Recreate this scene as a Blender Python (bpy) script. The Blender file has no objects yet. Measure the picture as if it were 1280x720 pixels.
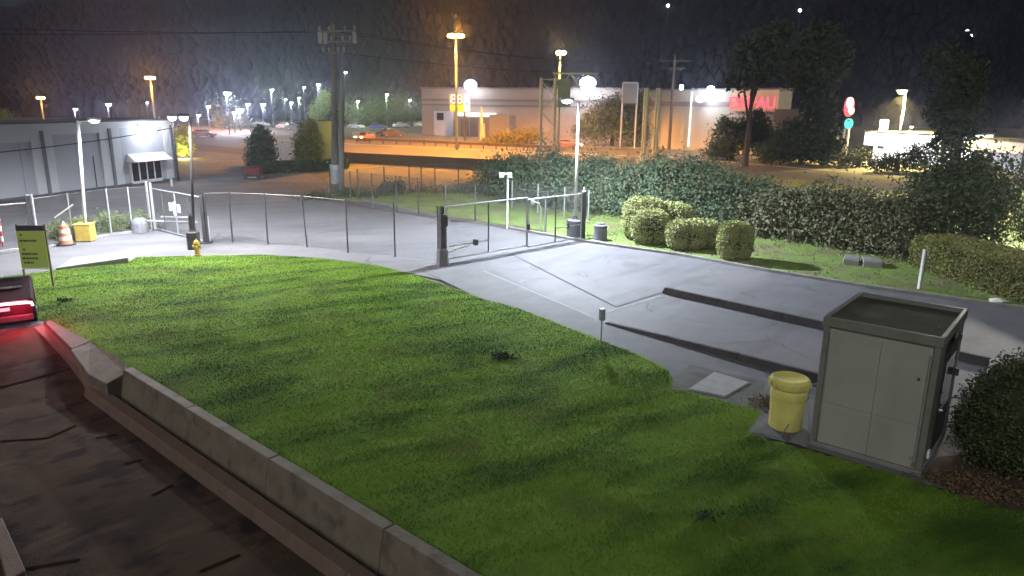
import bpy, bmesh, math, random
import numpy as np
from mathutils import Vector, Matrix, noise, Euler
R = random.Random(7)
C = bpy.context.scene.collection
PI = math.pi
sc = bpy.context.scene

# ------------------------------------------------------------------ camera
F, HOR, HC, ROLL = 900.0, 128.0, 7.0, 0.011
PIT = math.atan((360 - HOR) / F)
cr, sr, cp, sp = math.cos(ROLL), math.sin(ROLL), math.cos(PIT), math.sin(PIT)
cam_d = bpy.data.cameras.new('security_camera'); cam = bpy.data.objects.new('security_camera', cam_d); C.objects.link(cam)
cam_d.sensor_width = 36; cam_d.lens = F / 1280 * 36; cam_d.clip_end = 4000; cam_d.clip_start = .05
upv = Vector((0, sp, cp)); ex = Vector((1, 0, 0)); fw = Vector((0, cp, -sp))
cx_ = ex * cr + upv * sr; cy_ = -ex * sr + upv * cr
m = Matrix((cx_, cy_, -fw)).transposed().to_4x4(); m.translation = Vector((0, 0, HC)); cam.matrix_world = m
sc.camera = cam

# ------------------------------------------------------------------ world, added fill sun, exposure
w = bpy.data.worlds.new('World'); sc.world = w; w.use_nodes = True
nt = w.node_tree; nt.nodes.clear()
sky = nt.nodes.new('ShaderNodeTexSky'); sky.sky_type = 'NISHITA'; sky.sun_disc = False
sky.sun_elevation = math.radians(35); sky.sun_rotation = math.radians(205); sky.dust_density = 3
bg = nt.nodes.new('ShaderNodeBackground'); bg.inputs[1].default_value = 0.005
wo = nt.nodes.new('ShaderNodeOutputWorld')
nt.links.new(sky.outputs[0], bg.inputs[0]); nt.links.new(bg.outputs[0], wo.inputs[0])
sun_d = bpy.data.lights.new('fill_sun', 'SUN'); sun_d.energy = .65; sun_d.angle = math.radians(24); sun_d.color = (1, .97, .93)  # soft fill added from behind the camera, no source in view
sun = bpy.data.objects.new('fill_sun', sun_d); C.objects.link(sun)
sun.rotation_euler = Vector((-.30, -.80, .60)).to_track_quat('Z', 'Y').to_euler()
sc.view_settings.view_transform = 'Standard'; sc.view_settings.look = 'None'
sc.view_settings.exposure = 0.95; sc.view_settings.gamma = 1
try:
    sc.cycles.use_denoising = True
except Exception: pass
sc.cycles.max_bounces = 4; sc.cycles.diffuse_bounces = 2; sc.cycles.glossy_bounces = 2
sc.cycles.volume_bounces = 0; sc.cycles.transparent_max_bounces = 8
sc.cycles.use_light_tree = True; sc.cycles.sample_clamp_indirect = 3

# ------------------------------------------------------------------ measuring helpers: sight lines of the photo's camera
def ray(px, py):
    X = (px - 640) / F; U = (360 - py) / F
    x = X * cr - U * sr; up = X * sr + U * cr
    return Vector((x, cp + up * sp, -sp + up * cp))
def G(px, py, z=0.0):
    d = ray(px, py); t = (z - HC) / d.z
    return Vector((d.x * t, d.y * t, z))
def at(px, py, Y):
    d = ray(px, py); t = Y / d.y
    return Vector((d.x * t, Y, HC + d.z * t))
def zat(P, px, py):
    return at(px, py, P.y).z

# ------------------------------------------------------------------ materials
def M(name, col, rough=.8, col2=None, scale=4.0, bump=0.0, bscale=None, metal=0.0, emis=None, es=0.0, spec=.3, stretch=None, pos=(.35, .65), detail=6):
    mt = bpy.data.materials.new(name); mt.use_nodes = True
    n = mt.node_tree; b = n.nodes['Principled BSDF']
    b.inputs['Base Color'].default_value = (*col, 1); b.inputs['Roughness'].default_value = rough
    b.inputs['Metallic'].default_value = metal; b.inputs['Specular IOR Level'].default_value = spec
    tc = n.nodes.new('ShaderNodeTexCoord'); vec = tc.outputs['Object']
    if stretch:
        mp = n.nodes.new('ShaderNodeMapping'); mp.inputs['Rotation'].default_value = (0, 0, stretch[3] if len(stretch) > 3 else 0)
        mp2 = n.nodes.new('ShaderNodeMapping'); mp2.inputs['Scale'].default_value = stretch[:3]
        n.links.new(vec, mp.inputs[0]); n.links.new(mp.outputs[0], mp2.inputs[0]); vec = mp2.outputs[0]
    if col2 is None: col2 = tuple(c * .78 for c in col)
    nz = n.nodes.new('ShaderNodeTexNoise'); nz.inputs['Scale'].default_value = scale; nz.inputs['Detail'].default_value = detail; nz.inputs['Roughness'].default_value = .65
    n.links.new(vec, nz.inputs['Vector'])
    rp = n.nodes.new('ShaderNodeValToRGB'); rp.color_ramp.elements[0].position = pos[0]; rp.color_ramp.elements[1].position = pos[1]
    rp.color_ramp.elements[0].color = (*col, 1); rp.color_ramp.elements[1].color = (*col2, 1)
    n.links.new(nz.outputs[0], rp.inputs[0]); n.links.new(rp.outputs[0], b.inputs['Base Color'])
    mt['c'] = rp.name
    if bump:
        n2 = n.nodes.new('ShaderNodeTexNoise'); n2.inputs['Scale'].default_value = bscale or scale * 8; n2.inputs['Detail'].default_value = 5
        n.links.new(vec, n2.inputs['Vector'])
        bp = n.nodes.new('ShaderNodeBump'); bp.inputs['Strength'].default_value = bump; bp.inputs['Distance'].default_value = .03
        n.links.new(n2.outputs[0], bp.inputs['Height']); n.links.new(bp.outputs[0], b.inputs['Normal'])
    if emis:
        b.inputs['Emission Color'].default_value = (*emis, 1); b.inputs['Emission Strength'].default_value = es
    return mt
def second_noise(mt, col, scale, lo, hi, fac=1.0, stretch=None):
    """mix a second pattern (stains, patches, shade streaks) over the base colour"""
    n = mt.node_tree; b = n.nodes['Principled BSDF']; src = b.inputs['Base Color'].links[0].from_socket
    tc = n.nodes.new('ShaderNodeTexCoord'); vec = tc.outputs['Object']
    if stretch:
        mp = n.nodes.new('ShaderNodeMapping'); mp.inputs['Rotation'].default_value = (0, 0, stretch[3])
        mp2 = n.nodes.new('ShaderNodeMapping'); mp2.inputs['Scale'].default_value = stretch[:3]
        n.links.new(vec, mp.inputs[0]); n.links.new(mp.outputs[0], mp2.inputs[0]); vec = mp2.outputs[0]
    nz = n.nodes.new('ShaderNodeTexNoise'); nz.inputs['Scale'].default_value = scale; nz.inputs['Detail'].default_value = 5
    n.links.new(vec, nz.inputs['Vector'])
    mr = n.nodes.new('ShaderNodeMapRange'); mr.inputs[1].default_value = lo; mr.inputs[2].default_value = hi; mr.inputs[4].default_value = fac
    n.links.new(nz.outputs[0], mr.inputs[0])
    mx = n.nodes.new('ShaderNodeMix'); mx.data_type = 'RGBA'
    n.links.new(mr.outputs[0], mx.inputs[0]); n.links.new(src, mx.inputs[6]); mx.inputs[7].default_value = (*col, 1)
    n.links.new(mx.outputs[2], b.inputs['Base Color'])
    return mt
DIRA = math.atan2(.65, .76)
m_asph = second_noise(M('asphalt', (.125, .125, .135), .85, (.16, .16, .175), .35, .35, 60), (.085, .085, .092), .5, .5, .75, .7, (1, .12, 1, DIRA))
second_noise(m_asph, (.2, .2, .215), 2.3, .62, .72, .5)
m_asph2 = second_noise(M('old_asphalt', (.105, .105, .11), .85, (.14, .14, .148), .3, .35, 60), (.07, .07, .074), .8, .5, .7, .6, (.2, 1, 1, -.35))
m_walkc = M('sidewalk_concrete', (.085, .087, .09), .85, (.115, .117, .12), .8, .3, 40)
m_drive = second_noise(M('driveway_asphalt', (.105, .105, .112), .8, (.13, .13, .14), .5, .3, 60), (.08, .08, .085), 1.1, .5, .7, .7, (1, .25, 1, DIRA))
m_road = M('street_asphalt', (.10, .09, .08), .8, (.13, .12, .105), .3, .2, 30)
m_dirt = M('dirt', (.17, .14, .09), .95, (.23, .19, .12), 1.0, .5, 12)
m_paved = second_noise(M('brown_pavement', (.075, .052, .036), .95, (.042, .031, .023), .55, .6, 20, pos=(.35, .6), spec=.05), (.022, .019, .019), 1.5, .54, .63, .85, (1.0, .6, 1, DIRA))
second_noise(m_paved, (.09, .066, .048), 2.6, .55, .72, .7, (1, .3, 1, DIRA))
m_conc = second_noise(M('concrete', (.165, .142, .105), .85, (.12, .104, .078), 1.6, .4, 25), (.05, .045, .035), 2.5, .52, .72, .7)
m_kerbred = second_noise(M('reddish_kerb', (.15, .10, .078), .85, (.11, .078, .06), 2, .5, 20), (.15, .125, .09), 4, .55, .7, .7)
m_kerb = M('kerb_concrete', (.16, .16, .155), .85, (.22, .22, .21), 2, .3, 25)
m_darkkerb = M('dark_kerb', (.036, .037, .038), .85, (.058, .058, .058), 3, .4, 20)
m_steel = M('galvanised_steel', (.42, .43, .44), .45, (.33, .34, .35), 8, metal=.6)
m_wire = M('fence_wire', (.16, .165, .17), .5, metal=.5)
m_dark = M('dark_metal', (.03, .03, .032), .6, (.05, .05, .05), 5)
m_postd = M('dark_post', (.06, .06, .065), .6, (.09, .09, .09), 5, metal=.3)
m_white = M('white_paint', (.75, .75, .73), .6, (.6, .6, .58), 3)
m_kiosk = second_noise(M('kiosk_panel', (.285, .305, .255), .6, (.265, .28, .24), 1.5, .1, 6), (.225, .235, .20), 1.2, .5, .72, .7, (1, 1, .35, 0))
m_kframe = M('kiosk_frame', (.21, .22, .19), .5, (.17, .175, .155), 4, .1, 10, metal=.3)
m_kroof = second_noise(M('kiosk_roof', (.055, .055, .038), .9, (.038, .04, .03), 2.5, .3, 14), (.10, .09, .05), 1.4, .5, .7, .7)
m_glass = M('dark_glass', (.02, .025, .03), .08, spec=.6)
m_yel = second_noise(M('yellow_plastic', (.60, .56, .17), .8, (.52, .48, .14), 3, .15, 10, spec=.15), (.33, .30, .14), 2.4, .52, .72, .75, (1, 1, .4, 0))
m_yelp = M('yellow_paint', (.5, .38, .08), .7, (.38, .3, .08), 4, .2, 12)
m_hyd = M('hydrant_yellow', (.55, .38, .06), .5, (.42, .3, .06), 6)
m_oran = M('traffic_orange', (.6, .22, .12), .6, (.45, .18, .10), 6)
m_signg = M('sign_green', (.33, .46, .10), .6, (.38, .50, .12), 6, .1)
m_print = M('sign_print', (.04, .09, .03), .7)
m_bw = M('building_wall', (.52, .53, .54), .85, (.56, .57, .58), 1.2, .15, 20)
m_bay = M('building_bay', (.42, .43, .46), .85, (.39, .40, .43), .8, .15, 16)
m_bdark = M('dark_trim', (.09, .095, .11), .7, (.11, .115, .12), 4)
m_ware = second_noise(M('warehouse_wall', (.24, .205, .19), .9, (.28, .245, .22), .1, .1, 3), (.18, .16, .155), .25, .5, .7, .6, (.2, .2, 1.5, 0))
m_ware2 = M('warehouse_grey_wall', (.27, .25, .21), .9, (.22, .205, .18), .15, .1, 3)
m_stripe = M('wall_stripe', (.14, .115, .115), .9, (.17, .14, .135), .3)
m_pole = M('weathered_wood', (.21, .21, .185), .9, (.13, .125, .115), 3, .4, 20, stretch=(3, 3, .3))
m_truss = M('gantry_paint', (.42, .43, .28), .6, (.34, .35, .24), 2)
m_bark = M('bark', (.05, .04, .03), .95, (.08, .065, .05), 3, .4, 10)
m_soil = M('mulch', (.05, .033, .022), .95, (.085, .06, .04), 4, .7, 25)
m_gravel = second_noise(M('gravel', (.075, .078, .07), .95, (.11, .112, .10), 2, .7, 30), (.05, .055, .04), 1.2, .5, .7, .8)
m_slab = M('access_cover', (.24, .245, .24), .8, (.19, .195, .19), 3, .2, 20)
def leafmat(name, a, b, c=None, scale=.9):
    mt = M(name, a, .75, b, scale, spec=.2)
    if c: second_noise(mt, c, scale * 2.3, .5, .68, .85)
    return mt
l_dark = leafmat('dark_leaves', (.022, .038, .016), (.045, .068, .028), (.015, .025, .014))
l_bank = leafmat('bank_leaves', (.06, .095, .055), (.10, .135, .075), (.13, .125, .075), .6)
l_hedge = leafmat('hedge_leaves', (.14, .16, .045), (.23, .24, .08), (.30, .24, .12), 1.6)
l_round = leafmat('trimmed_leaves', (.22, .26, .10), (.34, .32, .17), (.27, .36, .06), 1.6)
l_near = leafmat('near_leaves', (.04, .06, .024), (.075, .10, .04), (.11, .12, .065), 3)
l_far = leafmat('far_leaves', (.05, .09, .03), (.09, .13, .045), None, .5)
l_yel = leafmat('yellow_leaves', (.2, .22, .02), (.3, .3, .03), None, .9)
l_con = leafmat('conifer_leaves', (.045, .075, .04), (.07, .10, .05), (.02, .03, .02), .9)
l_hill = leafmat('hill_leaves', (.0022, .0026, .003), (.004, .0045, .005), None, .06)

def emat(name, col, s):
    mt = bpy.data.materials.new(name); mt.use_nodes = True; n = mt.node_tree; n.nodes.clear()
    e = n.nodes.new('ShaderNodeEmission'); e.inputs[0].default_value = (*col, 1); e.inputs[1].default_value = s
    o = n.nodes.new('ShaderNodeOutputMaterial'); n.links.new(e.outputs[0], o.inputs[0])
    return mt
e_cool = emat('cool_lamp', (.78, .86, 1), 14)
e_blue = emat('bluish_lamp', (.62, .62, 1), 10)
e_sod = emat('sodium_lamp', (1, .5, .16), 14)
e_warm = emat('warm_lamp', (1, .95, .5), 10)
e_green = emat('greenish_lamp', (.7, 1, .6), 5)
e_pink = emat('pinkish_lamp', (1, .86, .95), 8)

# ------------------------------------------------------------------ object helpers
def tagset(o, label=None, cat=None, group=None, kind=None):
    if label: o['label'] = label
    if cat: o['category'] = cat
    if group: o['group'] = group
    if kind: o['kind'] = kind
    return o
def thing(name, label, cat, loc=(0, 0, 0), rz=0, group=None):
    o = bpy.data.objects.new(name, None); C.objects.link(o); o.empty_display_size = .2
    o.location = loc; o.rotation_euler = (0, 0, rz)
    return tagset(o, label, cat, group)
def clone(root, loc, rz=None, label=None):
    r = root.copy(); C.objects.link(r); r.location = loc
    if rz is not None: r.rotation_euler = (0, 0, rz)
    if label: r['label'] = label
    def rec(src, dst):
        for ch in list(src.children):
            c = ch.copy(); C.objects.link(c); c.parent = dst; rec(ch, c)
    rec(root, r)
    return r
class MB:
    def __init__(s): s.v = []; s.f = []; s.e = []
    def add(s, vs, fs):
        o = len(s.v); s.v += [tuple(v) for v in vs]; s.f += [tuple(i + o for i in f) for f in fs]; return s
    def box(s, c, d, rz=0, rot=None):
        c = Vector(c); q = rot or Matrix.Rotation(rz, 3, 'Z'); hx, hy, hz = d[0] / 2, d[1] / 2, d[2] / 2
        vs = [c + q @ Vector((x * hx, y * hy, z * hz)) for z in (-1, 1) for y in (-1, 1) for x in (-1, 1)]
        return s.add(vs, [(0, 2, 3, 1), (4, 5, 7, 6), (0, 1, 5, 4), (2, 6, 7, 3), (0, 4, 6, 2), (1, 3, 7, 5)])
    def bar(s, a, b, w=.05, h=None, up=(0, 0, 1)):
        a, b = Vector(a), Vector(b); d = b - a; L = d.length; x = d / L; u = Vector(up)
        if abs(x.dot(u)) > .98: u = Vector((0, 1, 0))
        y = u.cross(x).normalized(); z = x.cross(y)
        return s.box((a + b) / 2, (L, w, h or w), rot=Matrix((x, y, z)).transposed())
    def cyl(s, a, b, r0=.05, r1=None, n=10, cap=True):
        a, b = Vector(a), Vector(b); r1 = r0 if r1 is None else r1; x = (b - a).normalized()
        u = Vector((0, 0, 1)) if abs(x.z) < .9 else Vector((1, 0, 0)); y = u.cross(x).normalized(); z = x.cross(y)
        vs = []
        for p, r in ((a, r0), (b, r1)):
            for i in range(n):
                t = 2 * PI * i / n; vs.append(p + y * (r * math.cos(t)) + z * (r * math.sin(t)))
        fs = [(i, (i + 1) % n, n + (i + 1) % n, n + i) for i in range(n)]
        if cap: fs += [tuple(range(n - 1, -1, -1)), tuple(range(n, 2 * n))]
        return s.add(vs, fs)
    def lathe(s, prof, c=(0, 0, 0), n=16, cap=True):
        vs = []; k = len(prof)
        for r, z in prof:
            for i in range(n):
                t = 2 * PI * i / n; vs.append((c[0] + r * math.cos(t), c[1] + r * math.sin(t), c[2] + z))
        fs = [(j * n + i, j * n + (i + 1) % n, (j + 1) * n + (i + 1) % n, (j + 1) * n + i) for j in range(k - 1) for i in range(n)]
        if cap: fs += [tuple(range(n - 1, -1, -1)), tuple((k - 1) * n + i for i in range(n))]
        return s.add(vs, fs)
    def tube(s, pts, r=.03, n=8):
        pts = [Vector(p) for p in pts]; vs = []; k = len(pts)
        for i, p in enumerate(pts):
            x = (pts[min(i + 1, k - 1)] - pts[max(i - 1, 0)]).normalized()
            u = Vector((0, 0, 1)) if abs(x.z) < .9 else Vector((1, 0, 0)); y = u.cross(x).normalized(); z = x.cross(y)
            rr = r[i] if isinstance(r, (list, tuple)) else r
            for j in range(n):
                t = 2 * PI * j / n; vs.append(p + y * (rr * math.cos(t)) + z * (rr * math.sin(t)))
        fs = [(i * n + j, i * n + (j + 1) % n, (i + 1) * n + (j + 1) % n, (i + 1) * n + j) for i in range(k - 1) for j in range(n)]
        fs += [tuple(range(n - 1, -1, -1)), tuple((k - 1) * n + i for i in range(n))]
        return s.add(vs, fs)
    def prism(s, poly, z0, z1):
        n = len(poly); vs = [(p[0], p[1], z0) for p in poly] + [(p[0], p[1], z1) for p in poly]
        return s.add(vs, [tuple(range(n - 1, -1, -1)), tuple(range(n, 2 * n))] + [(i, (i + 1) % n, n + (i + 1) % n, n + i) for i in range(n)])
    def hull8(s, top, bot):
        n = len(top); vs = list(bot) + list(top)
        return s.add(vs, [tuple(range(n - 1, -1, -1)), tuple(range(n, 2 * n))] + [(i, (i + 1) % n, n + (i + 1) % n, n + i) for i in range(n)])
    def build(s, name, mat, parent=None, world=False, smooth=False, bevel=0):
        me = bpy.data.meshes.new(name); vs = s.v
        if world and parent is not None:
            L = Vector((0, 0, 0)); q = parent
            while q is not None: L = L + q.location; q = q.parent
            vs = [(v[0] - L.x, v[1] - L.y, v[2] - L.z) for v in vs]
        me.from_pydata(vs, [], s.f); me.update(); me.materials.append(mat)
        bm = bmesh.new(); bm.from_mesh(me); bmesh.ops.recalc_face_normals(bm, faces=bm.faces)
        if bevel: bmesh.ops.bevel(bm, geom=list(bm.edges), offset=bevel, segments=1, affect='EDGES', clamp_overlap=True)
        bm.to_mesh(me); bm.free()
        if smooth:
            for p in me.polygons: p.use_smooth = True
        o = bpy.data.objects.new(name, me); C.objects.link(o)
        if parent is not None: o.parent = parent
        return o
def clone_part(o, loc, rz=0):
    c = o.copy(); C.objects.link(c); c.parent = o.parent; c.location = loc; c.rotation_euler = (0, 0, rz); return c
def struct(o): o['kind'] = 'structure'; return o
def flat(name, pts, mat, z=None):
    me = bpy.data.meshes.new(name); bm = bmesh.new()
    vs = [bm.verts.new((p[0], p[1], p[2] if z is None else z)) for p in pts]
    f = bm.faces.new(vs); f.normal_update()
    if f.normal.z < 0: f.normal_flip()
    bmesh.ops.triangulate(bm, faces=[f]); bm.to_mesh(me); bm.free(); me.materials.append(mat)
    o = bpy.data.objects.new(name, me); C.objects.link(o); return o
def fastmesh(name, V, Fc, mat, parent=None, k=3):
    me = bpy.data.meshes.new(name); nf = len(Fc)
    me.vertices.add(len(V)); me.vertices.foreach_set('co', np.asarray(V, dtype=np.float32).ravel())
    me.loops.add(nf * k); me.loops.foreach_set('vertex_index', np.asarray(Fc, dtype=np.int32).ravel())
    me.polygons.add(nf); me.polygons.foreach_set('loop_start', np.arange(0, nf * k, k, dtype=np.int32))
    me.update(calc_edges=True); me.materials.append(mat)
    o = bpy.data.objects.new(name, me); C.objects.link(o)
    if parent is not None: o.parent = parent
    return o
def text_mesh(name, body, size, mat, parent, loc, rot, depth=.02):
    cu = bpy.data.curves.new(name, 'FONT'); cu.body = body; cu.size = size; cu.extrude = depth; cu.align_x = 'CENTER'; cu.align_y = 'CENTER'
    t = bpy.data.objects.new('tmp', cu); C.objects.link(t)
    me = bpy.data.meshes.new_from_object(t.evaluated_get(bpy.context.evaluated_depsgraph_get()))
    bpy.data.objects.remove(t); me.materials.clear(); me.materials.append(mat)
    o = bpy.data.objects.new(name, me); C.objects.link(o); o.parent = parent; o.location = loc; o.rotation_euler = rot
    return o
rng = np.random.default_rng(5)
def leaves(name, mat, blobs, n, size, parent=None, clump=.35, shell=.5, seed=0, flatten=1.0):
    """many small leaf faces spread in clumps through ellipsoids (x,y,z,rx,ry,rz)"""
    rg = np.random.default_rng(seed + 11)
    B = np.array(blobs, float); vol = (B[:, 3] * B[:, 4] * B[:, 5]) ** .75; pr = vol / vol.sum()
    nc = max(12, n // 26)
    bi = rg.choice(len(B), nc, p=pr); d = rg.normal(size=(nc, 3)); d /= np.linalg.norm(d, axis=1)[:, None]
    r = shell + (1 - shell) * rg.random(nc) ** .6
    cc = B[bi, :3] + d * r[:, None] * B[bi, 3:6]
    ci = rg.integers(0, nc, n); sig = clump * B[bi][:, 3:6].mean(axis=1)[ci] * .35
    P = cc[ci] + rg.normal(size=(n, 3)) * sig[:, None] * np.array([1, 1, flatten])
    P[:, 2] = np.maximum(P[:, 2], .03)
    a = rg.normal(size=(n, 3)); a /= np.linalg.norm(a, axis=1)[:, None]
    b = np.cross(a, rg.normal(size=(n, 3))); b /= np.linalg.norm(b, axis=1)[:, None]
    s = size * (.6 + .8 * rg.random(n))[:, None]
    V = np.stack([P - a * s * .5, P + b * s * .3, P + a * s * .5, P - b * s * .3], 1).reshape(-1, 3)
    Fc = np.arange(n * 4).reshape(n, 4)
    if parent is not None: V = V - np.array(parent.location)
    return fastmesh(name, V, Fc, mat, parent, 4)
def boxleaves(name, mat, poly, z1, n, size, seed=0, z0=.05, parent=None, rough=.12):
    """clipped hedge: leaves on the top and sides of a prism"""
    rg = np.random.default_rng(seed + 3); k = len(poly); Pm = [Vector(p[:2]) for p in poly]
    L = [(Pm[(i + 1) % k] - Pm[i]).length for i in range(k)]; H = z1 - z0
    xs = [p.x for p in Pm]; ys = [p.y for p in Pm]
    area = abs(sum(Pm[i].x * Pm[(i + 1) % k].y - Pm[(i + 1) % k].x * Pm[i].y for i in range(k))) / 2
    tot = sum(L) * H + area; pts = []
    for i in range(k):
        q = int(n * L[i] * H / tot); t = rg.random(q); zz = z0 + H * rg.random(q)
        a, b = np.array(Pm[i]), np.array(Pm[(i + 1) % k]); xy = a + (b - a) * t[:, None]; pts.append(np.column_stack([xy, zz]))
    q = int(n * area / tot * 1.2); got = []
    while len(got) < q:
        x = rg.uniform(min(xs), max(xs)); y = rg.uniform(min(ys), max(ys))
        if inside(x, y, Pm): got.append((x, y, z1))
    if got: pts.append(np.array(got))
    P = np.concatenate(pts); n = len(P)
    wob = np.array([noise.noise(Vector((p[0] * .9, p[1] * .9, p[2] * .9))) for p in P])
    c = np.array([np.mean(xs), np.mean(ys), (z0 + z1) / 2]); dr = P - c; dr /= np.linalg.norm(dr, axis=1)[:, None]
    P = P + dr * (wob[:, None] * .3) + rg.normal(size=(n, 3)) * rough; P[:, 2] = np.maximum(P[:, 2], .03)
    a = rg.normal(size=(n, 3)); a /= np.linalg.norm(a, axis=1)[:, None]
    b = np.cross(a, rg.normal(size=(n, 3))); b /= np.linalg.norm(b, axis=1)[:, None]
    s = size * (.6 + .8 * rg.random(n))[:, None]
    V = np.stack([P - a * s * .5, P + b * s * .32, P + a * s * .5, P - b * s * .32], 1).reshape(-1, 3)
    return fastmesh(name, V, np.arange(n * 4).reshape(n, 4), mat, parent, 4)
def inside(x, y, poly):
    c = False; n = len(poly); j = n - 1
    for i in range(n):
        xi, yi = poly[i][0], poly[i][1]; xj, yj = poly[j][0], poly[j][1]
        if (yi > y) != (yj > y) and x < (xj - xi) * (y - yi) / (yj - yi) + xi: c = not c
        j = i
    return c
def inside_np(X, Y, poly):
    c = np.zeros(X.shape, bool); n = len(poly); j = n - 1
    for i in range(n):
        xi, yi = poly[i][0], poly[i][1]; xj, yj = poly[j][0], poly[j][1]
        if yi != yj: c ^= ((yi > Y) != (yj > Y)) & (X < (xj - xi) * (Y - yi) / (yj - yi) + xi)
        j = i
    return c
def dist_np(X, Y, poly):
    D = np.full(X.shape, 1e9); n = len(poly)
    for i in range(n):
        a = np.array(poly[i][:2]); b = np.array(poly[(i + 1) % n][:2]); ab = b - a; L2 = ab @ ab
        if L2 < 1e-9: continue
        t = np.clip(((X - a[0]) * ab[0] + (Y - a[1]) * ab[1]) / L2, 0, 1)
        D = np.minimum(D, np.hypot(X - a[0] - t * ab[0], Y - a[1] - t * ab[1]))
    return D
def vnoise(X, Y, s, z=0):
    return np.array([noise.noise(Vector((x * s, y * s, z))) for x, y in zip(X, Y)])
def point_light(name, loc, col, power, parent=None, r=.15, kind='POINT', cone=150, aim=None, linear=False):
    d = bpy.data.lights.new(name, kind); d.color = col; d.energy = power; d.shadow_soft_size = r
    if kind == 'SPOT': d.spot_size = math.radians(cone); d.spot_blend = .6
    if linear:
        d.use_nodes = True; n = d.node_tree; e = n.nodes['Emission']; f = n.nodes.new('ShaderNodeLightFalloff'); f.inputs[0].default_value = 1
        n.links.new(f.outputs['Linear'], e.inputs['Strength'])
    o = bpy.data.objects.new(name, d); C.objects.link(o)
    L = Vector(loc)
    if parent is not None: o.parent = parent
    o.location = L
    if kind == 'SPOT':
        a = Vector(aim) if aim else Vector((0, 0, -1)); o.rotation_euler = (-a).to_track_quat('Z', 'Y').to_euler()
    return o

# ================================================================== SETTING
A1, A2 = G(55, 401, .1), G(574, 720, .1)
WD = (A2 - A1); WD.z = 0; WD.normalize(); WN = Vector((-WD.y, WD.x, 0))    # WN points to the lawn
A0 = A1 - WD * 9; A3 = A2 + WD * 9
_a, _b, _c = A1 + WD * 60 + WN * .1, A1 + WN * .1, A1 - WN * 30
struct(flat('ground', [_a, (900, -30, 0), (900, 1500, 0), (-900, 1500, 0), (-900, _c.y, 0), _c, _b], M('waste_ground', (.07, .062, .05), .95, (.10, .09, .07), .08, .4, 2), -.06))
# yard asphalt (everything on the level)
yard = [A1 - WN * 14 - WD * .1, G(0, 252) + Vector((-25, 0, 0)), Vector((-75, 60, 0)), G(225, 186), G(330, 196), G(440, 238), G(505, 262), G(600, 280), G(740, 303), G(745, 330), G(553, 350), G(470, 332), G(330, 318), G(160, 326), G(60, 342), A1 + WN * .3 - WD * .4, A1 - WD * .1]
struct(flat('yard_asphalt', yard, m_asph2, -.012))
kerbpts = [G(452, 251), G(500, 262), G(557, 273), G(634, 286), G(730, 303), G(850, 320), G(960, 340), G(1083, 360), G(1280, 388), G(1280, 388) + WD * 12]
drive = [G(520, 335), G(553, 325), G(730, 301)] + kerbpts[5:] + [kerbpts[-1] + Vector((-9, -11, 0)), G(1280, 640), G(1150, 603), G(1010, 560), G(940, 512), G(850, 500), G(780, 440), G(650, 388)]
struct(flat('driveway', drive, m_drive, 0))
# darker pavement strip between lawn and lane
walk = [G(565, 334), G(618, 338), G(745, 401), G(1013, 471), G(1013, 560), G(930, 540), G(835, 478), G(790, 440), G(720, 414), G(650, 386), G(600, 373), G(525, 337)]
struct(flat('sidewalk', walk, m_walkc, .004))
# expansion joint / white edge lines on the lane
ln = MB()
for a, b, wd in ((G(605, 339), G(745, 398), .05), (G(748, 393), G(826, 370), .09)):
    d = (b - a).normalized(); nn = Vector((-d.y, d.x, 0)) * wd
    ln.add([(*(a - nn)[:2], .009), (*(b - nn)[:2], .009), (*(b + nn)[:2], .009), (*(a + nn)[:2], .009)], [(0, 1, 2, 3)])
struct(ln.build('lane_line', M('worn_line', (.19, .19, .195), .8, (.145, .145, .15), 3)))
jl = MB()
for a, b in ((G(640, 318), G(770, 384)), (G(770, 384), G(827, 366))):
    pts = [a.lerp(b, i / 8) for i in range(9)]
    for i in range(8):
        p, q = pts[i], pts[i + 1]; d = (q - p).normalized(); nn = Vector((-d.y, d.x, 0)) * .035
        jl.add([(*(p - nn)[:2], .006), (*(q - nn)[:2], .006), (*(q + nn)[:2], .006), (*(p + nn)[:2], .006)], [(0, 1, 2, 3)])
struct(jl.build('tar_seam', M('tar', (.085, .085, .09), 1.0, spec=0.0)))
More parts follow.
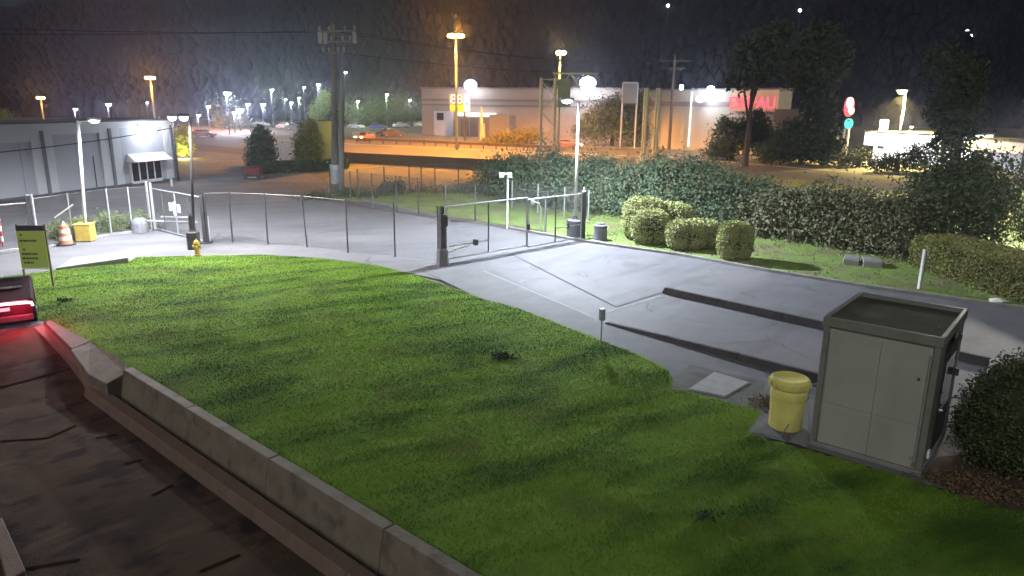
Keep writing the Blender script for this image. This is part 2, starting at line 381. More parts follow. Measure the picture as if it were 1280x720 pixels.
def cracks(mt, scale, wdt, col, fac):
    n = mt.node_tree; b = n.nodes['Principled BSDF']; src = b.inputs['Base Color'].links[0].from_socket
    tc = n.nodes.new('ShaderNodeTexCoord'); nz = n.nodes.new('ShaderNodeTexNoise'); nz.inputs['Scale'].default_value = 1.2
    ad = n.nodes.new('ShaderNodeVectorMath'); ad.operation = 'MULTIPLY_ADD'; ad.inputs[1].default_value = (.9, .9, .9)
    n.links.new(tc.outputs['Object'], nz.inputs['Vector']); n.links.new(nz.outputs['Color'], ad.inputs[0]); n.links.new(tc.outputs['Object'], ad.inputs[2])
    vo = n.nodes.new('ShaderNodeTexVoronoi'); vo.feature = 'DISTANCE_TO_EDGE'; vo.inputs['Scale'].default_value = scale; n.links.new(ad.outputs[0], vo.inputs['Vector'])
    n2 = n.nodes.new('ShaderNodeTexNoise'); n2.inputs['Scale'].default_value = .35; n.links.new(tc.outputs['Object'], n2.inputs['Vector'])
    m1 = n.nodes.new('ShaderNodeMapRange'); m1.inputs[1].default_value = 0; m1.inputs[2].default_value = wdt; m1.inputs[3].default_value = fac; m1.inputs[4].default_value = 0; n.links.new(vo.outputs['Distance'], m1.inputs[0])
    m2 = n.nodes.new('ShaderNodeMapRange'); m2.inputs[1].default_value = .48; m2.inputs[2].default_value = .6; n.links.new(n2.outputs[0], m2.inputs[0])
    mu = n.nodes.new('ShaderNodeMath'); mu.operation = 'MULTIPLY'; n.links.new(m1.outputs[0], mu.inputs[0]); n.links.new(m2.outputs[0], mu.inputs[1])
    mx = n.nodes.new('ShaderNodeMix'); mx.data_type = 'RGBA'; n.links.new(mu.outputs[0], mx.inputs[0]); n.links.new(src, mx.inputs[6]); mx.inputs[7].default_value = (*col, 1); n.links.new(mx.outputs[2], b.inputs['Base Color'])
cracks(m_drive, .22, .012, (.05, .05, .055), .8); cracks(m_asph2, .16, .012, (.05, .05, .055), .8); cracks(m_walkc, .3, .012, (.04, .04, .045), .7)
second_noise(m_drive, (.07, .07, .074), .45, .6, .68, .6); second_noise(m_drive, (.16, .16, .17), 6, .66, .74, .5)
# kerb along the verge
def strip(name, pts, wd, z0, z1, mat, side=1):
    b = MB()
    for i in range(len(pts) - 1):
        a, c = Vector(pts[i]), Vector(pts[i + 1]); d = (c - a).normalized(); nn = Vector((-d.y, d.x, 0)) * wd * side
        if i < len(pts) - 2: c = c - d * .008
        b.prism([a[:2], c[:2], (c + nn)[:2], (a + nn)[:2]], z0, z1)
    return b.build(name, mat, bevel=.015)
struct(strip('kerb', kerbpts, .16, -.03, .13, m_kerb))
verge = [p + Vector((.1, .12, 0)) for p in kerbpts] + [Vector((34, 30, 0)), Vector((30, 44, 0)), Vector((6, 56, 0)), G(620, 238), G(520, 241), G(430, 240), G(385, 247)]
def grass_sheet(name, poly, cell, hfun, mat):
    P = [Vector(p[:2]) for p in poly]; xs = [p.x for p in P]; ys = [p.y for p in P]
    gx = np.arange(min(xs) - cell, max(xs) + cell, cell); gy = np.arange(min(ys) - cell, max(ys) + cell, cell)
    X, Y = np.meshgrid(gx, gy); In = inside_np(X, Y, P)
    keep = In[:-1, :-1] | In[1:, :-1] | In[:-1, 1:] | In[1:, 1:]
    D = dist_np(X, Y, P); sgn = np.where(In, 1, -1); Z = hfun(X, Y, D * sgn)
    idx = np.arange(X.size).reshape(X.shape)
    Fc = np.stack([idx[:-1, :-1][keep], idx[:-1, 1:][keep], idx[1:, 1:][keep], idx[1:, :-1][keep]], 1)
    used = np.unique(Fc); rm = np.full(X.size, -1); rm[used] = np.arange(len(used))
    V = np.column_stack([X.ravel(), Y.ravel(), Z.ravel()])[used]
    o = fastmesh(name, V, rm[Fc], mat, None, 4)
    for p in o.data.polygons: p.use_smooth = True
    return o
g_lawn = second_noise(M('lawn_grass', (.095, .175, .02), .9, (.12, .205, .028), 1.2, .5, 40, spec=.03), (.075, .085, .03), .5, .52, .72, .8)
second_noise(g_lawn, (.04, .085, .015), .8, .46, .66, .9, (.35, 1, 1, -.5))  # dark diagonal bands paint streaks of shade into the turf colour
g_verge = second_noise(M('verge_grass', (.12, .19, .04), .9, (.15, .2, .06), 1.2, .8, 30), (.13, .115, .06), .6, .48, .62, .9)
lawn = [G(-160, 366, .05), G(0, 346, .05), G(60, 338, .05), G(163, 327, .05), G(170, 321, .05), G(240, 319, .05), G(330, 318, .05), G(400, 322, .05), G(470, 331, .05), G(520, 344, .05), G(600, 372, .05), G(650, 386, .05), G(720, 413, .05), G(790, 440, .05),
        G(835, 462, .05), G(838, 484, .05), G(890, 497, .05), G(948, 513, .05), G(930, 538, .05), G(965, 552, .05), G(1010, 562, .05), G(1150, 602, .05), G(1175, 612, .05), G(1280, 640, .05), Vector((10.5, 10.2, 0)), Vector((14, 3, 0)), Vector((8, -2, 0)), A3 + WN * .24, A1 + WN * .24, A1 + WN * .24 - WD * .4]
def lawn_h(X, Y, D):
    sh = X.shape; x, y = X.ravel(), Y.ravel()
    nz = vnoise(x, y, .22) * .10 + vnoise(x, y, .8, 3) * .035 + vnoise(x, y, 2.6, 5) * .022
    ca, sa = math.cos(-.45), math.sin(-.45); u, v = x * ca - y * sa, x * sa + y * ca
    nz = nz + np.array([noise.noise(Vector((a * .5, b * 2.6, 9))) for a, b in zip(u, v)]) * .025
    nz = nz.reshape(sh); e = np.clip(D / 1.5, 0, 1)
    wl = np.clip(((X - A1.x) * WN.x + (Y - A1.y) * WN.y - .24) / 2.0, 0, 1)     # stay level with the wall top
    return np.where(D < 0, .015 - .05 * np.clip(-D, 0, 1), .03 + .05 * e + nz * e * (.25 + .75 * wl) + .02 * (1 - wl))
lawn_o = struct(grass_sheet('lawn', lawn, .16, lawn_h, g_lawn))
def verge_h(X, Y, D):
    nz = (vnoise(X.ravel(), Y.ravel(), .5) * .05 + vnoise(X.ravel(), Y.ravel(), 2, 2) * .02).reshape(X.shape)
    return np.where(D < 0, -.05, .09 + nz * np.clip(D, 0, 1))
struct(grass_sheet('verge', verge, .2, verge_h, g_verge))
# grass blades (uncountable)
def blades(name, poly, n, hfun, mat, hgt, wdt, seed, dens=None):
    rg = np.random.default_rng(seed); P = [Vector(p[:2]) for p in poly]
    xs = [p.x for p in P]; ys = [p.y for p in P]; X = rg.uniform(min(xs), max(xs), n * 2); Y = rg.uniform(min(ys), max(ys), n * 2)
    k = inside_np(X, Y, P); X, Y = X[k], Y[k]
    if dens is not None:
        k = rg.random(len(X)) < dens(X, Y); X, Y = X[k], Y[k]
    X, Y = X[:n], Y[:n]; n = len(X)
    return X, Y, n, rg
def add_blades(name, poly, n, sheet, mat, hgt, wdt, seed, dens=None, kindn='stuff', lab='', cat=''):
    X, Y, n, rg = blades(name, poly, n, None, mat, hgt, wdt, seed, dens)
    # sample the sheet height from its own vertices (regular grid)
    me = sheet.data; co = np.empty(len(me.vertices) * 3, np.float32); me.vertices.foreach_get('co', co); co = co.reshape(-1, 3)
    cell = {'lawn': .16, 'verge': .2}[sheet.name]; x0, y0 = co[:, 0].min(), co[:, 1].min()
    nx = int(round((co[:, 0].max() - x0) / cell)) + 1; ny = int(round((co[:, 1].max() - y0) / cell)) + 1
    Z = np.full((ny, nx), np.nan); Z[np.round((co[:, 1] - y0) / cell).astype(int).clip(0, ny - 1), np.round((co[:, 0] - x0) / cell).astype(int).clip(0, nx - 1)] = co[:, 2]
    z = Z[np.round((Y - y0) / cell).astype(int).clip(0, ny - 1), np.round((X - x0) / cell).astype(int).clip(0, nx - 1)]
    k = ~np.isnan(z); X, Y, z = X[k], Y[k], z[k]; n = len(X)
    a = rg.uniform(0, 2 * PI, n); h = hgt * (.5 + rg.random(n)); ww = wdt * (.6 + .8 * rg.random(n))
    dx, dy = np.cos(a) * ww, np.sin(a) * ww; lx, ly = rg.normal(size=n) * h * .5, rg.normal(size=n) * h * .5
    V = np.stack([np.column_stack([X - dx, Y - dy, z - .01]), np.column_stack([X + dx, Y + dy, z - .01]), np.column_stack([X + lx, Y + ly, z + h])], 1).reshape(-1, 3)
    o = fastmesh(name, V, np.arange(n * 3).reshape(n, 3), mat)
    return tagset(o, lab, cat, None, 'stuff')
g_blade = second_noise(M('grass_blade', (.135, .22, .025), .9, (.185, .28, .04), 1.6, spec=.03), (.20, .20, .075), .6, .48, .68, .75)
second_noise(g_blade, (.042, .085, .014), .8, .44, .62, .95, (.35, 1, 1, -.5))  # same painted shade streaks on the blades
def bare(X, Y):     # thinner, browner turf along the wall and the left end
    d = (X - A1.x) * WN.x + (Y - A1.y) * WN.y
    return np.clip(.55 + d * .25, .3, 1) * (.75 + .5 * np.array([noise.noise(Vector((x * .5, y * .5, 2))) for x, y in zip(X, Y)]))
add_blades('lawn_grass', lawn, 520000, lawn_o, g_blade, .028, .013, 3, bare, lab='short mown green grass covering the lawn', cat='grass')
vp = [Vector((p.x, p.y)) for p in verge]
g_vblade = second_noise(M('verge_blade', (.14, .23, .04), .85, (.19, .25, .06), 1.4, spec=.2), (.15, .13, .07), .6, .48, .62, .9)
add_blades('verge_grass', verge, 60000, bpy.data.objects['verge'], g_vblade, .06, .02, 4, lab='short grass on the strip behind the driveway kerb', cat='grass')

# street beyond, dirt strip, banks
struct(flat('street', [G(150, 168), G(440, 202), G(620, 212), G(760, 216), G(960, 224), G(1100, 236), G(1400, 262), G(1400, 226), G(1100, 202), G(960, 196), G(850, 189), G(620, 182), G(440, 172), G(240, 158), G(100, 152)], m_road, -.02))
stl = MB()
for pts in ([(240, 166), (440, 180), (620, 188), (850, 197), (1000, 210), (1280, 233)], ):
    for i in range(len(pts) - 1):
        a, b = G(*pts[i]), G(*pts[i + 1]); d = (b - a).normalized(); nn = Vector((-d.y, d.x, 0)) * .25
        stl.add([(*(a - nn)[:2], -.012), (*(b - nn)[:2], -.012), (*(b + nn)[:2], -.012), (*(a + nn)[:2], -.012)], [(0, 1, 2, 3)])
struct(stl.build('road_marking', M('road_line', (.55, .5, .4), .8)))
struct(flat('dirt_strip', [G(370, 246), G(440, 203), G(620, 213), G(720, 220), G(720, 232), G(620, 246), G(440, 246)], m_dirt, -.03))
struct(flat('far_bank', [G(440, 171), G(620, 181), G(850, 188), G(960, 195), G(960, 180), G(850, 177), G(620, 170), G(440, 164)], m_dirt, -.04))
struct(flat('street_verge', [G(800, 218), G(1000, 224), G(1120, 238), G(1280, 262), G(1400, 280), G(1200, 285), G(1000, 262), G(840, 240)], M('dry_grass', (.22, .2, .05), .95, (.17, .17, .045), .4, .5, 4), -.015))
struct(flat('gravel_patch', [G(833, 481), G(863, 456), G(957, 478), G(948, 508), G(925, 512), G(880, 497)], m_gravel, .012))
struct(flat('mulch_bed', [G(1152, 598), G(1172, 572), G(1290, 560), G(1400, 620), G(1300, 660), G(1210, 622)], m_soil, .016))
struct(flat('gravel_border', [G(935, 540), G(975, 548), G(1012, 562), G(1010, 520), G(965, 500)], m_walkc, .013))
# hillside
def hillz(x, y):
    az = x / max(y, 1) * F + 640
    t = min(1, max(0, (y - 255) / 560)); t = t * t * (3 - 2 * t)
    pts = [(-400, 55), (-50, 78), (60, 96), (130, 112), (200, 132), (260, 172), (320, 215), (700, 260), (1700, 260)]
    R0 = pts[-1][1]
    if az < pts[0][0]: R0 = pts[0][1]
    else:
        for i in range(len(pts) - 1):
            if pts[i][0] <= az < pts[i + 1][0]:
                q = (az - pts[i][0]) / (pts[i + 1][0] - pts[i][0]); R0 = pts[i][1] * (1 - q) + pts[i + 1][1] * q
    return R0 * t * (1 + .06 * noise.noise(Vector((x * .01, y * .01, 0)))) + 4 * t * noise.noise(Vector((x * .03, y * .03, 1)))
hb = MB(); nx, ny = 110, 40; X0, X1, Y0, Y1 = -900, 900, 250, 900
for j in range(ny + 1):
    for i in range(nx + 1):
        x = X0 + (X1 - X0) * i / nx; y = Y0 + (Y1 - Y0) * (j / ny)
        hb.v.append((x, y, hillz(x, y) - .3))
hb.f = [(j * (nx + 1) + i, j * (nx + 1) + i + 1, (j + 1) * (nx + 1) + i + 1, (j + 1) * (nx + 1) + i) for j in range(ny) for i in range(nx)]
ho = struct(hb.build('hill', l_hill, smooth=True))
# far forest on the hill: one mass nobody could count
fv, ff = [], []
for k in range(15000):
    y = R.uniform(262, 840); x = R.uniform(-.95, .95) * y * .82
    z = hillz(x, y) - 1; h = R.uniform(4, 8.5); r = h * R.uniform(.3, .46); o = len(fv); n = 6; a0 = R.random() * 6
    for (rr, zz) in ((r, .1), (r * .9, .5), (r * .5, .8)):
        for i in range(n):
            a = a0 + 2 * PI * i / n; q = rr * R.uniform(.7, 1.3); fv.append((x + q * math.cos(a), y + q * math.sin(a), z + h * (zz + R.uniform(-.05, .05))))
    fv.append((x, y, z + h))
    for lv in range(2):
        for i in range(n):
            a, b = o + lv * n + i, o + lv * n + (i + 1) % n; ff += [(a, b, b + n), (a, b + n, a + n)]
    for i in range(n): a, b = o + 2 * n + i, o + 2 * n + (i + 1) % n; ff.append((a, b, o + 3 * n))
tagset(fastmesh('hill_forest', np.array(fv), np.array(ff), l_hill), 'dark forest covering the hillside behind the shops', 'forest', None, 'stuff')

# ================================================================== retaining wall, kerbs and lower pavement on the left
ZP = -.72
def slope(s): return -.03 + (ZP + .03) * min(1, max(0, (s - .2) / 4.6))
pv = MB(); ns = 60; LW = 26
for i in range(ns + 1):
    s = -9 + (A2 - A1).length / ns * i * 1.9
    for k, off in enumerate((-.02, -3, -8, -LW)):
        P = A1 + WD * s + WN * off; pv.v.append((P.x, P.y, slope(s)))
for i in range(ns):
    for k in range(3):
        a = i * 4 + k; pv.f.append((a, a + 1, a + 5, a + 4))
struct(pv.build('lower_pavement', m_paved))
def onw(s, off, z): P = A1 + WD * s + WN * off; return (P.x, P.y, z)
def pav_pt(px, py):   # intersection of a sight line with the sloping pavement
    z = -.3
    for _ in range(30):
        P = G(px, py, z); z = .5 * z + .5 * slope((P - A1).dot(WD))
    return Vector((P.x, P.y, z))
jt = MB()
for pts in ([(-20, 490), (95, 459)], [(0, 552), (60, 548), (95, 532)], [(120, 548), (146, 544)], [(156, 580), (178, 575)], [(190, 620), (216, 607)], [(30, 712), (100, 700)], [(250, 715), (300, 694)]):
    for i in range(len(pts) - 1):
        a, b = pav_pt(*pts[i]), pav_pt(*pts[i + 1]); d = (b - a).normalized(); nn = Vector((-d.y, d.x, 0)) * .045
        jt.add([Vector(q) + Vector((0, 0, .008)) for q in (a - nn, b - nn, b + nn, a + nn)], [(0, 1, 2, 3)])
struct(jt.build('pavement_joint', M('joint_tar', (.02, .016, .014), 1.0, spec=0.0)))
# main concrete retaining wall: lengths with open joints
SW = (G(155, 462, .1) - A1).dot(WD); SL = (A3 - A1).dot(WD)
wall = thing('retaining_wall', 'long weathered concrete retaining wall holding the lawn above the lower pavement', 'retaining wall', onw(SW, 0, 0))
s = SW; seg = 3.6
while s < SL:
    e = min(s + seg, SL)
    MB().hull8([onw(s, -.02, .11), onw(e - .02, -.02, .11), onw(e - .02, .24, .11), onw(s, .24, .11)],
               [onw(s, -.20, ZP - .1), onw(e - .02, -.20, ZP - .1), onw(e - .02, .24, ZP - .1), onw(s, .24, ZP - .1)]).build('wall_panel', m_conc, wall, True, bevel=.02)
    s = e
# flared end block
B_ = [G(88, 437, .06), G(113, 427, .10), G(157, 453, .10), G(158, 466, .0), G(133, 480, -.12), G(110, 468, -.12)]
eb = thing('wall_end_block', 'flat grey concrete block where the retaining wall begins', 'concrete block', (B_[0].x, B_[0].y, 0))
MB().hull8(B_, [Vector((p.x, p.y, -.9)) for p in B_]).build('block', m_conc, eb, True, bevel=.02)
# low reddish kerb with a gap to the wall
rk = thing('low_kerb', 'low reddish brown kerb running beside the retaining wall', 'kerb', onw(SW - 1, -.5, ZP))
s = SW - 1.0; 
while s < SL:
    e = min(s + 2.9, SL); zt = ZP + .26
    MB().hull8([onw(s, -.66, zt), onw(e - .015, -.66, zt), onw(e - .015, -.36, zt + .02), onw(s, -.36, zt + .02)],
               [onw(s, -.74, ZP - .05), onw(e - .015, -.74, ZP - .05), onw(e - .015, -.36, ZP - .05), onw(s, -.36, ZP - .05)]).build('kerb_stone', m_kerbred, rk, True, bevel=.02)
    s = e
k2 = thing('upper_kerb', 'short tan kerb stone between the lawn corner and the flared wall block', 'kerb', tuple(G(57, 400)))
q = [G(56, 403, .05), G(62, 400, .08), G(113, 426, .10), G(90, 436, .05)]
MB().hull8(q, [Vector((p.x, p.y, -.6)) for p in q]).build('kerb_stone', m_kerbred, k2, True, bevel=.015)
q = [G(42, 409, -.02), G(55, 404, .02), G(88, 438, -.05), G(110, 470, -.25), G(80, 443, -.25)]
MB().hull8(q, [Vector((p.x, p.y, -.9)) for p in q]).build('gutter_stone', m_kerbred, k2, True, bevel=.015)
q = [pav_pt(-12, 655), pav_pt(4, 655), pav_pt(34, 722), pav_pt(10, 735)]
k3 = thing('corner_kerb', 'short piece of reddish kerb at the bottom left corner of the pavement', 'kerb', (q[0].x, q[0].y, ZP))
MB().hull8([p + Vector((0, 0, .14)) for p in q], [p + Vector((0, 0, -.1)) for p in q]).build('kerb_stone', m_kerbred, k3, True, bevel=.015)

# ================================================================== car with red light bar
def make_car(root, body, length=4.5, wd=1.8, hgt=1.45, glass=m_glass, deck=0.0):
    """rear at local x=0, front at +x"""
    prof = [(0.06, .35), (0, .55), (0.02, .82), (.10, .98), (.55, 1.04), (1.15, hgt), (2.4, hgt), (3.25, 1.0), (4.2, .86), (4.45, .62), (4.42, .3)]
    if deck: prof = [(x + (deck if .5 < x < 2.5 else 0), z) for x, z in prof]
    prof = [(x * length / 4.5, z) for x, z in prof]; b = MB(); k = len(prof); nh = 6
    ys = [-wd / 2, -wd / 2 * .93, -wd / 4, wd / 4, wd / 2 * .93, wd / 2]
    for x, z in prof:
        for i, y in enumerate(ys):
            zz = z
            if z > 1.06: y = y * .78
            if i in (0, 5): zz = z - .07 if z > .5 else z
            xx = x + (.1 if i in (0, 5) and x < .3 else 0) - (.1 if i in (0, 5) and x > length * .9 else 0)
            b.v.append((xx, y, zz))
    for j in range(k - 1):
        for i in range(5): b.f.append((j * 6 + i, j * 6 + i + 1, (j + 1) * 6 + i + 1, (j + 1) * 6 + i))
    for i in (0, 5):
        b.f.append(tuple(j * 6 + i for j in range(k)))
    b.f.append(tuple(i for i in range(6)))
    b.build('body', body, root, smooth=False, bevel=.012)
    sc_ = length / 4.5
    MB().add([(.60 * sc_, -.66, 1.08), (.60 * sc_, .66, 1.08), (1.10 * sc_, .60, hgt - .02), (1.10 * sc_, -.60, hgt - .02)], [(0, 1, 2, 3)]).build('rear_window', glass, root).location = (-.03 + deck, 0, .02)
    MB().add([(3.2 * sc_, -.66, 1.04), (3.2 * sc_, .66, 1.04), (2.45 * sc_, .60, hgt - .02), (2.45 * sc_, -.60, hgt - .02)], [(0, 1, 2, 3)]).build('windscreen', glass, root).location = (.03, 0, .02)
    for y in (-1, 1):
        MB().add([(.85 * sc_, y * .80, 1.05), (3.0 * sc_, y * .80, 1.02), (2.4 * sc_, y * .72, hgt - .07), (1.2 * sc_, y * .72, hgt - .07)], [(0, 1, 2, 3)]).build('side_window', glass, root).location = (0, y * .03, 0)
    for x in (.85, 3.6):
        for y in (-1, 1):
            wv = MB().cyl((x * sc_, y * (wd / 2 - .2), .32), (x * sc_, y * (wd / 2 + .01), .32), .33, n=14).build('wheel', m_dark, root)
            MB().cyl((x * sc_, y * (wd / 2 + .0), .32), (x * sc_, y * (wd / 2 + .02), .32), .19, n=10).build('rim', m_steel, wv)
car_red = M('car_paint', (.018, .006, .008), .9, (.014, .005, .007), 1, spec=.05)
cpos = pav_pt(47, 408); hd = math.atan2(.83, -.56)
# corner of the car (right rear) sits at cpos
fx, fy = math.cos(hd), math.sin(hd)   # forward
sx, sy = -fy, fx                       # left side is +y local
croot = thing('car', 'low car at the left edge braking with a full width red light bar', 'car', (cpos.x + sx * .9, cpos.y + sy * .9, -.10), hd)
make_car(croot, car_red, 4.6, 1.84, 1.06, deck=.75)
e_red = emat('red_light', (1, .12, .22), 8)
e_redc = emat('red_core', (1, .55, .65), 3.0)
lb = MB().tube([(.02, .80, .86), (-.035, .70, .90), (-.04, 0, .92), (-.035, -.70, .90), (.02, -.84, .86), (.03, -.86, .76)], .042, 8).build('light_bar', e_redc, croot)
MB().box((-.02, 0, .97), (.03, 1.5, .03)).build('trim', m_dark, croot)
MB().box((-.03, .05, .74), (.03, .62, .10)).build('number_plate', emat('plate_glow', (1, .35, .45), .9), croot)
MB().box((0.0, 0, .42), (.14, 1.7, .2)).build('bumper', m_dark, croot, bevel=.03)
point_light('brake_glow', (-.35, -.5, .9), (1, .03, .1), 85, croot, .2)
point_light('brake_glow', (-.35, .6, .9), (1, .03, .1), 30, croot, .2)

# ================================================================== fences
def diag_mesh(L, H, sp=.12, r=.004):
    b = MB()
    def wire(a, c):
        a, c = Vector(a), Vector(c); d = (c - a).normalized(); s1 = Vector((0, 1, 0)) * r; s2 = d.cross(s1.normalized()) * r
        o = len(b.v)
        for p in (a, c): b.v += [tuple(p + s1), tuple(p - s1 * .5 + s2 * .87), tuple(p - s1 * .5 - s2 * .87)]
        b.f += [(o, o + 1, o + 4, o + 3), (o + 1, o + 2, o + 5, o + 4), (o + 2, o, o + 3, o + 5)]
    k = -H
    while k < L:
        x0, z0 = (k, 0) if k >= 0 else (0, -k); x1, z1 = (k + H, H) if k + H <= L else (L, L - k)
        if x1 > x0 + .02: wire((x0, 0, z0), (x1, 0, z1)); wire((L - x0, .006, z0), (L - x1, .006, z1))
        k += sp
    return b
def fence(name, label, pts, H, mat_post, group=None, mesh=True, rail=True, lean=None, pr=.04):
    base = Vector(pts[0]); f = thing(name, label, 'fence', (base.x, base.y, 0), 0, group)
    for i, p in enumerate(pts):
        p = Vector(p); l = (lean or {}).get(i, (0, 0)); MB().cyl((p.x, p.y, 0), (p.x + l[0], p.y + l[1], H + .05), pr, n=8).build('post', mat_post, f, True)
    for i in range(len(pts) - 1):
        a, c = Vector(pts[i]), Vector(pts[i + 1]); L = (c - a).length; az = math.atan2(c.y - a.y, c.x - a.x)
        if mesh:
            o = diag_mesh(L - .08, H - .12).build('chain_link', m_wire, f); o.location = (a.x - base.x + .04 * math.cos(az), a.y - base.y + .04 * math.sin(az), .05); o.rotation_euler = (0, 0, az)
        if rail: MB().cyl((a.x, a.y, H), (c.x, c.y, H), .014, n=6).build('tension_wire', m_wire, f, True)
    return f
yf = [G(261, 304), G(291, 303), G(335, 305), G(384, 309), G(435, 316), G(494, 321), G(548, 328)]
fence('chain_link_fence', 'chain link fence with dark posts between the two gates along the lawn', yf, 2.5, m_postd, lean={3: (-.12, 0)})
fence('chain_link_fence', 'chain link fence along the kerb from the utility pole to the main gate', [G(414, 252), G(439, 257), G(466, 261), G(496, 265), G(523, 269), G(557, 275), G(594, 279), G(634, 285), G(682, 292)], 2.3, m_postd)
fence('chain_link_fence', 'distant chain link fence between the grass strip and the orange lit street', [G(448, 250), G(481, 246), G(512, 243), G(527, 242), G(544, 239.5), G(573, 240), G(603, 243)], 2.2, m_postd, pr=.05)
fence('chain_link_fence', 'chain link fence behind the gate leaf below the dark shrub bank', [G(640, 262), G(672, 268), G(705, 273), G(735, 277)], 1.9, m_steel)
fence('chain_link_fence', 'chain link fence in front of the grey building left of the double gate', [G(48, 310), G(92, 301), G(139.5, 292), G(166, 289), G(190, 287)], 2.35, m_steel)
wk = MB(); 
struct(strip('fence_kerb', [G(-10, 319), G(48, 312), G(92, 303), G(139, 294), G(192, 288)], .14, -.02, .10, m_kerb))

# gates
def leaf(root, a, b, zb, zt, mids, mat=m_steel, r=.035, mesh=True, rails=()):
    a, b = Vector(a), Vector(b); d = b - a; L = d.length; az = math.atan2(d.y, d.x); base = root.location
    P = lambda t, z: (a.x + d.x * t, a.y + d.y * t, z)
    fr = MB(); 
    MB().cyl(P(0, zt), P(1, zt), r, n=8).build('top_rail', mat, root, True)
    MB().cyl(P(0, zb), P(1, zb), r * .9, n=8).build('bottom_rail', mat, root, True)
    for t in (0, 1): MB().cyl(P(t, zb), P(t, zt), r * .9, n=8).build('stile', mat, root, True)
    for t in mids: MB().cyl(P(t, zb), P(t, zt), r * .9, n=8).build('upright', m_postd, root, True)
    for t0, t1, z in rails: MB().cyl(P(t0, z), P(t1, z), r * .8, n=8).build('mid_rail', mat, root, True)
    if mesh:
        o = diag_mesh(L - .06, zt - zb - .05).build('chain_link', m_wire, root); o.location = (a.x - base.x, a.y - base.y, zb + .02); o.rotation_euler = (0, 0, az)
gl, gr = G(553, 331), G(728, 300); gmid = gl.lerp(gr, .555)
g1 = thing('gate_leaf', 'left leaf of the wide main gate hung on the thick grey post', 'gate', tuple(gl))
leaf(g1, gl.lerp(gr, .025), gmid,   .22, 2.56, [.5], rails=[(.03, .5, .78)])
ar = gl.lerp(gr, .16); ar2 = gl.lerp(gr, .26)
MB().bar((gl.x + .2, gl.y + .1, .55), (ar.x, ar.y - .1, .70), .09, .07).build('opener_arm', m_white, g1, True)
MB().box((ar2.x - .35, ar2.y - .45, .80), (.16, .2, .26), .7).build('opener_bracket', m_postd, g1, True, bevel=.01)
g2 = thing('gate_leaf', 'right leaf of the wide main gate next to the gray drums', 'gate', tuple(gr))
leaf(g2, gmid + (gr - gl).normalized() * .08, gl.lerp(gr, .985), .14, 2.46, [.5], rails=[(.5, .97, .85)])
gm2 = gmid.lerp(gr, .72)
MB().box((gm2.x, gm2.y, .86), (.1, .1, .3), .7).build('opener_bracket', m_postd, g2, True)
MB().box((gmid.x + .1, gmid.y - .05, 1.15), (.14, .12, .30), .7).build('gate_latch', m_dark, g1, True, bevel=.02)
# gate posts
gp = thing('gate_post', 'thick grey gate post standing in a tapered concrete footing', 'gate post', tuple(gl))
MB().lathe([(.34, 0), (.33, .08), (.29, .12), (.25, .66), (.19, .74), (.12, .76)], n=10).build('footing', M('footing_grey', (.13, .13, .14), .85, (.17, .17, .175), 4, .3, 20), gp)
MB().box((0, 0, 1.5), (.26, .26, 1.52), .7).build('post', m_postd, gp, bevel=.02)
MB().box((0, 0, 2.43), (.14, .2, .34), .7).build('hinge', m_dark, gp, bevel=.02)
MB().box((.17, .12, 1.95), (.12, .14, .5), .7).build('control_box', m_postd, gp, bevel=.02)
gp2 = thing('gate_post', 'dark square gate post at the right end of the main gate', 'gate post', tuple(gr))
MB().box((0, 0, 1.27), (.20, .20, 2.54), .7).build('post', m_postd, gp2, bevel=.01)
MB().lathe([(.10, 2.54), (.10, 2.58), (.03, 2.64), (.045, 2.74), (0.01, 2.78)], n=8).build('cap', m_white, gp2)
gl2, gr2 = G(194, 287), G(257, 304); gm = gl2.lerp(gr2, .48)
h1 = thing('gate_leaf', 'left leaf of the far double gate near the storefront', 'gate', tuple(gl2))
leaf(h1, gl2.lerp(gr2, .02), gm, .1, 2.28, [.45]); 
MB().box((*(gm - (gr2 - gl2).normalized() * .42 + Vector((-.03, -.04, 0)))[:2], 1.5), (.34, .02, .42), math.atan2((gr2 - gl2).y, (gr2 - gl2).x)).build('white_plate', m_white, h1, True)
h2 = thing('gate_leaf', 'right leaf of the far double gate beside the black lamp post', 'gate', tuple(gr2))
leaf(h2, gm + (gr2 - gl2).normalized() * .06, gl2.lerp(gr2, .98), .1, 2.3, [.5])
MB().box((*(gm + (gr2 - gl2).normalized() * .5 + Vector((-.03, -.04, 0)))[:2], 1.5), (.34, .02, .42), math.atan2((gr2 - gl2).y, (gr2 - gl2).x)).build('white_plate', m_white, h2, True)
MB().box((gm.x, gm.y - .05, 1.45), (.12, .1, .7)).build('gate_latch', m_white, h1, True)
for P, lab in ((gl2, 'slim steel gate post at the left end of the far double gate'), (G(189, 285), 'second slim steel post just left of the far double gate')):
    o = thing('gate_post', lab, 'gate post', tuple(P)); MB().cyl((0, 0, 0), (0, 0, 2.5), .07, n=8).build('post', m_steel, o); MB().lathe([(.08, 2.5), (.06, 2.56), (.01, 2.6)], n=8).build('cap', m_steel, o)
o = thing('gate_post', 'dark square gate post beside the white marker by the black lamp post', 'gate post', tuple(gr2)); MB().box((0, 0, 1.2), (.16, .16, 2.4)).build('post', m_postd, o); MB().box((0, 0, .02), (.5, .4, .05)).build('base_plate', m_darkkerb, o)
gl3 = thing('gate_leaf', 'gate leaf with a red and white striped upright at the left edge', 'gate', tuple(G(43, 312)))
a, b = G(-70, 326), G(42, 311); leaf(gl3, a, b, .12, 2.2, [])
st = G(4, 316); ss = a.lerp(b, .665)
for i in range(8): MB().cyl((ss.x, ss.y - .05, .3 + i * .24), (ss.x, ss.y - .05, .54 + i * .24), .05, n=8).build('stripe', m_white if i % 2 else M('stripe_red', (.35, .06, .05), .6), gl3, True)
